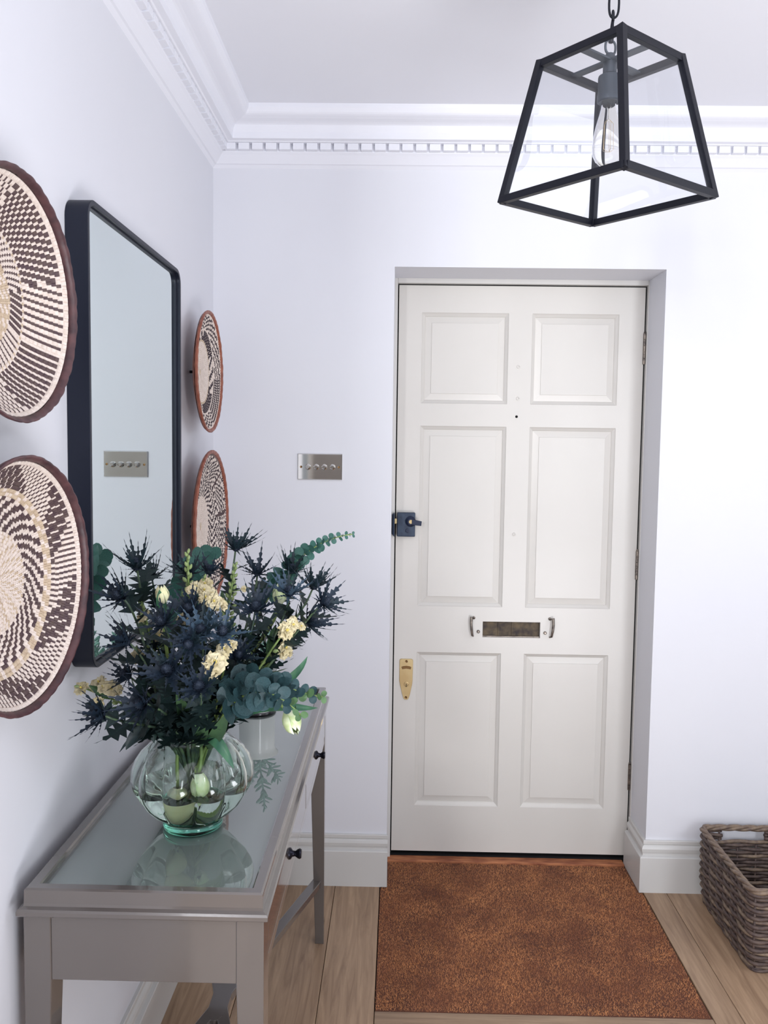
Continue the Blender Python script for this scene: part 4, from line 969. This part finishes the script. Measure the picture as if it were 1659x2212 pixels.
leaf_thing('tulip_leaf', [NECK+Vector((.04, 0, .02)), at(600, 1490, 1.56), at(645, 1462, 1.56), at(664, 1418, 1.56)], .0085, 'tulip_leaf', 'pointed green tulip leaf rising at the right edge of the bouquet')
leaf_thing('tulip_leaf', [NECK+Vector((.04, 0, .02)), at(580, 1500, 1.54), at(630, 1535, 1.54), at(686, 1529, 1.54)], .0085, 'tulip_leaf', 'dark green tulip leaf lying level above the table glass on the right')
leaf_thing('tulip_leaf', [NECK+Vector((-.02, -.02, .0)), at(410, 1560, 1.48), at(398, 1530, 1.42), at(380, 1500, 1.40)], .013, 'leaf_green', 'broad olive green leaf standing at the vase neck')
leaf_thing('thistle_leaf_sprig', [NECK+Vector((-.035, -.02, .005)), at(330, 1560, 1.44), at(290, 1575, 1.42), at(272, 1620, 1.42)], .014, 'thistle_leaf', 'dark lobed leaf hanging at the left above the table edge')
for k, (a, c, e, w_) in enumerate((((345, 1570), (300, 1560), (258, 1625), .006), ((350, 1580), (325, 1565), (333, 1606), .010), ((440, 1590), (430, 1560), (445, 1520), .013), ((470, 1590), (478, 1570), (492, 1540), .012))):
    leaf_thing('foliage_leaf', [NECK+Vector((-.02+.018*k, -.045, .0)), at(*a, 1.46), at(*c, 1.44), at(*e, 1.44)], w_, 'thistle_leaf' if k < 2 else 'leaf_green',
               ['thin dark leaf dangling at the far left of the vase', 'short dark leaf touching the left of the vase neck', 'green leaf over the front of the vase neck', 'green leaf at the right of the vase neck'][k])

# ---- eucalyptus
def euc_leaf(mname):
    b = MB(); n = 12; vs = [(0, .0, .5)]
    for j in range(n):
        a = 2*PI*j/n; r_ = .5*(1+.04*math.cos(2*a)); vs.append((r_*math.sin(a)*1.02, .10+.03*math.sin(3*a), .5-r_*math.cos(a)))
    b.add(vs, [(0, 1+j, 1+(j+1) % n) for j in range(n)]); return b.mesh('leaf', mname, smooth=True)
EL = {k: euc_leaf(k) for k in ('euc_leaf', 'euc_leaf_blue', 'euc_leaf_young')}
def eucalyptus(path, sizes, label, mats_, face=1.0, start=0, seed=0):
    root = empty('eucalyptus_branch', VC+Vector((0, 0, .02)), label, 'foliage', 'eucalyptus branches in the vase'); r = random.Random(seed)
    lo = VC+Vector((-.01, .01, .022)); MB().tube([lo, path[0]]+path[1:], [.0022]*(len(path)//2+1)+[.0013]*(len(path)-len(path)//2), 7).build('stem', 'stem_green', root, smooth=True)
    n = len(path)
    for i in range(start, n):
        f_ = (i-start)/(n-1-start); t = (path[min(i+1, n-1)]-path[i-1]).normalized(); s_ = sizes[0]+(sizes[1]-sizes[0])*f_; u = t.orthogonal().normalized()
        for m_ in (0, 1):
            dv = Quaternion(t, i*PI/2+PI*m_+r.uniform(-.3, .3)+.6) @ u; dd = (dv+t*r.uniform(.05, .5)).normalized(); s2 = s_*r.uniform(.85, 1.12)
            mi = mats_[0] if f_ < .72 or len(mats_) < 2 else (mats_[1] if f_ > .9 or r.random() < .3 else mats_[0])
            lt = Vector((.25, -.8, .45)); place('leaf', EL[mi], root, orient(path[i], dd, lt*face+t*(.4*r.choice((-1, 1)))+Vector((r.uniform(-.3, .3), r.uniform(-.3, .3), r.uniform(-.3, .3))), s2))
    return root
nk = NECK+Vector((.03, .02, 0))
path = bez([nk, at(520, 1400, 1.66), at(575, 1260, 1.72), at(650, 1165, 1.76), at(762, 1154, 1.78)], 56)
eucalyptus(path, (.031, .007), 'eucalyptus branch arching up to the right against the back wall', ['euc_leaf'], start=27, seed=2)
path = bez([NECK+Vector((.03, -.02, 0)), at(480, 1480, 1.46), at(560, 1430, 1.44), at(620, 1500, 1.46), at(697, 1505, 1.50)], 26)
eucalyptus(path, (.042, .012), 'eucalyptus branch drooping right over the table with big blue-green leaves', ['euc_leaf_blue', 'euc_leaf_young'], start=7, seed=3)
path = bez([NECK+Vector((.035, -.02, 0)), at(490, 1500, 1.44), at(540, 1490, 1.42), at(580, 1470, 1.42), at(650, 1545, 1.44)], 22)
eucalyptus(path, (.044, .014), 'lower eucalyptus branch with large leaves beside the vase neck', ['euc_leaf_blue', 'euc_leaf_young'], start=6, seed=5)
path = bez([NECK+Vector((-.02, .03, 0)), at(400, 1400, 1.74), at(370, 1280, 1.80), at(395, 1230, 1.86), at(450, 1200, 1.98)], 24)
eucalyptus(path, (.050, .030), 'eucalyptus branch with broad round leaves at the back left', ['euc_leaf'], start=10, seed=7)
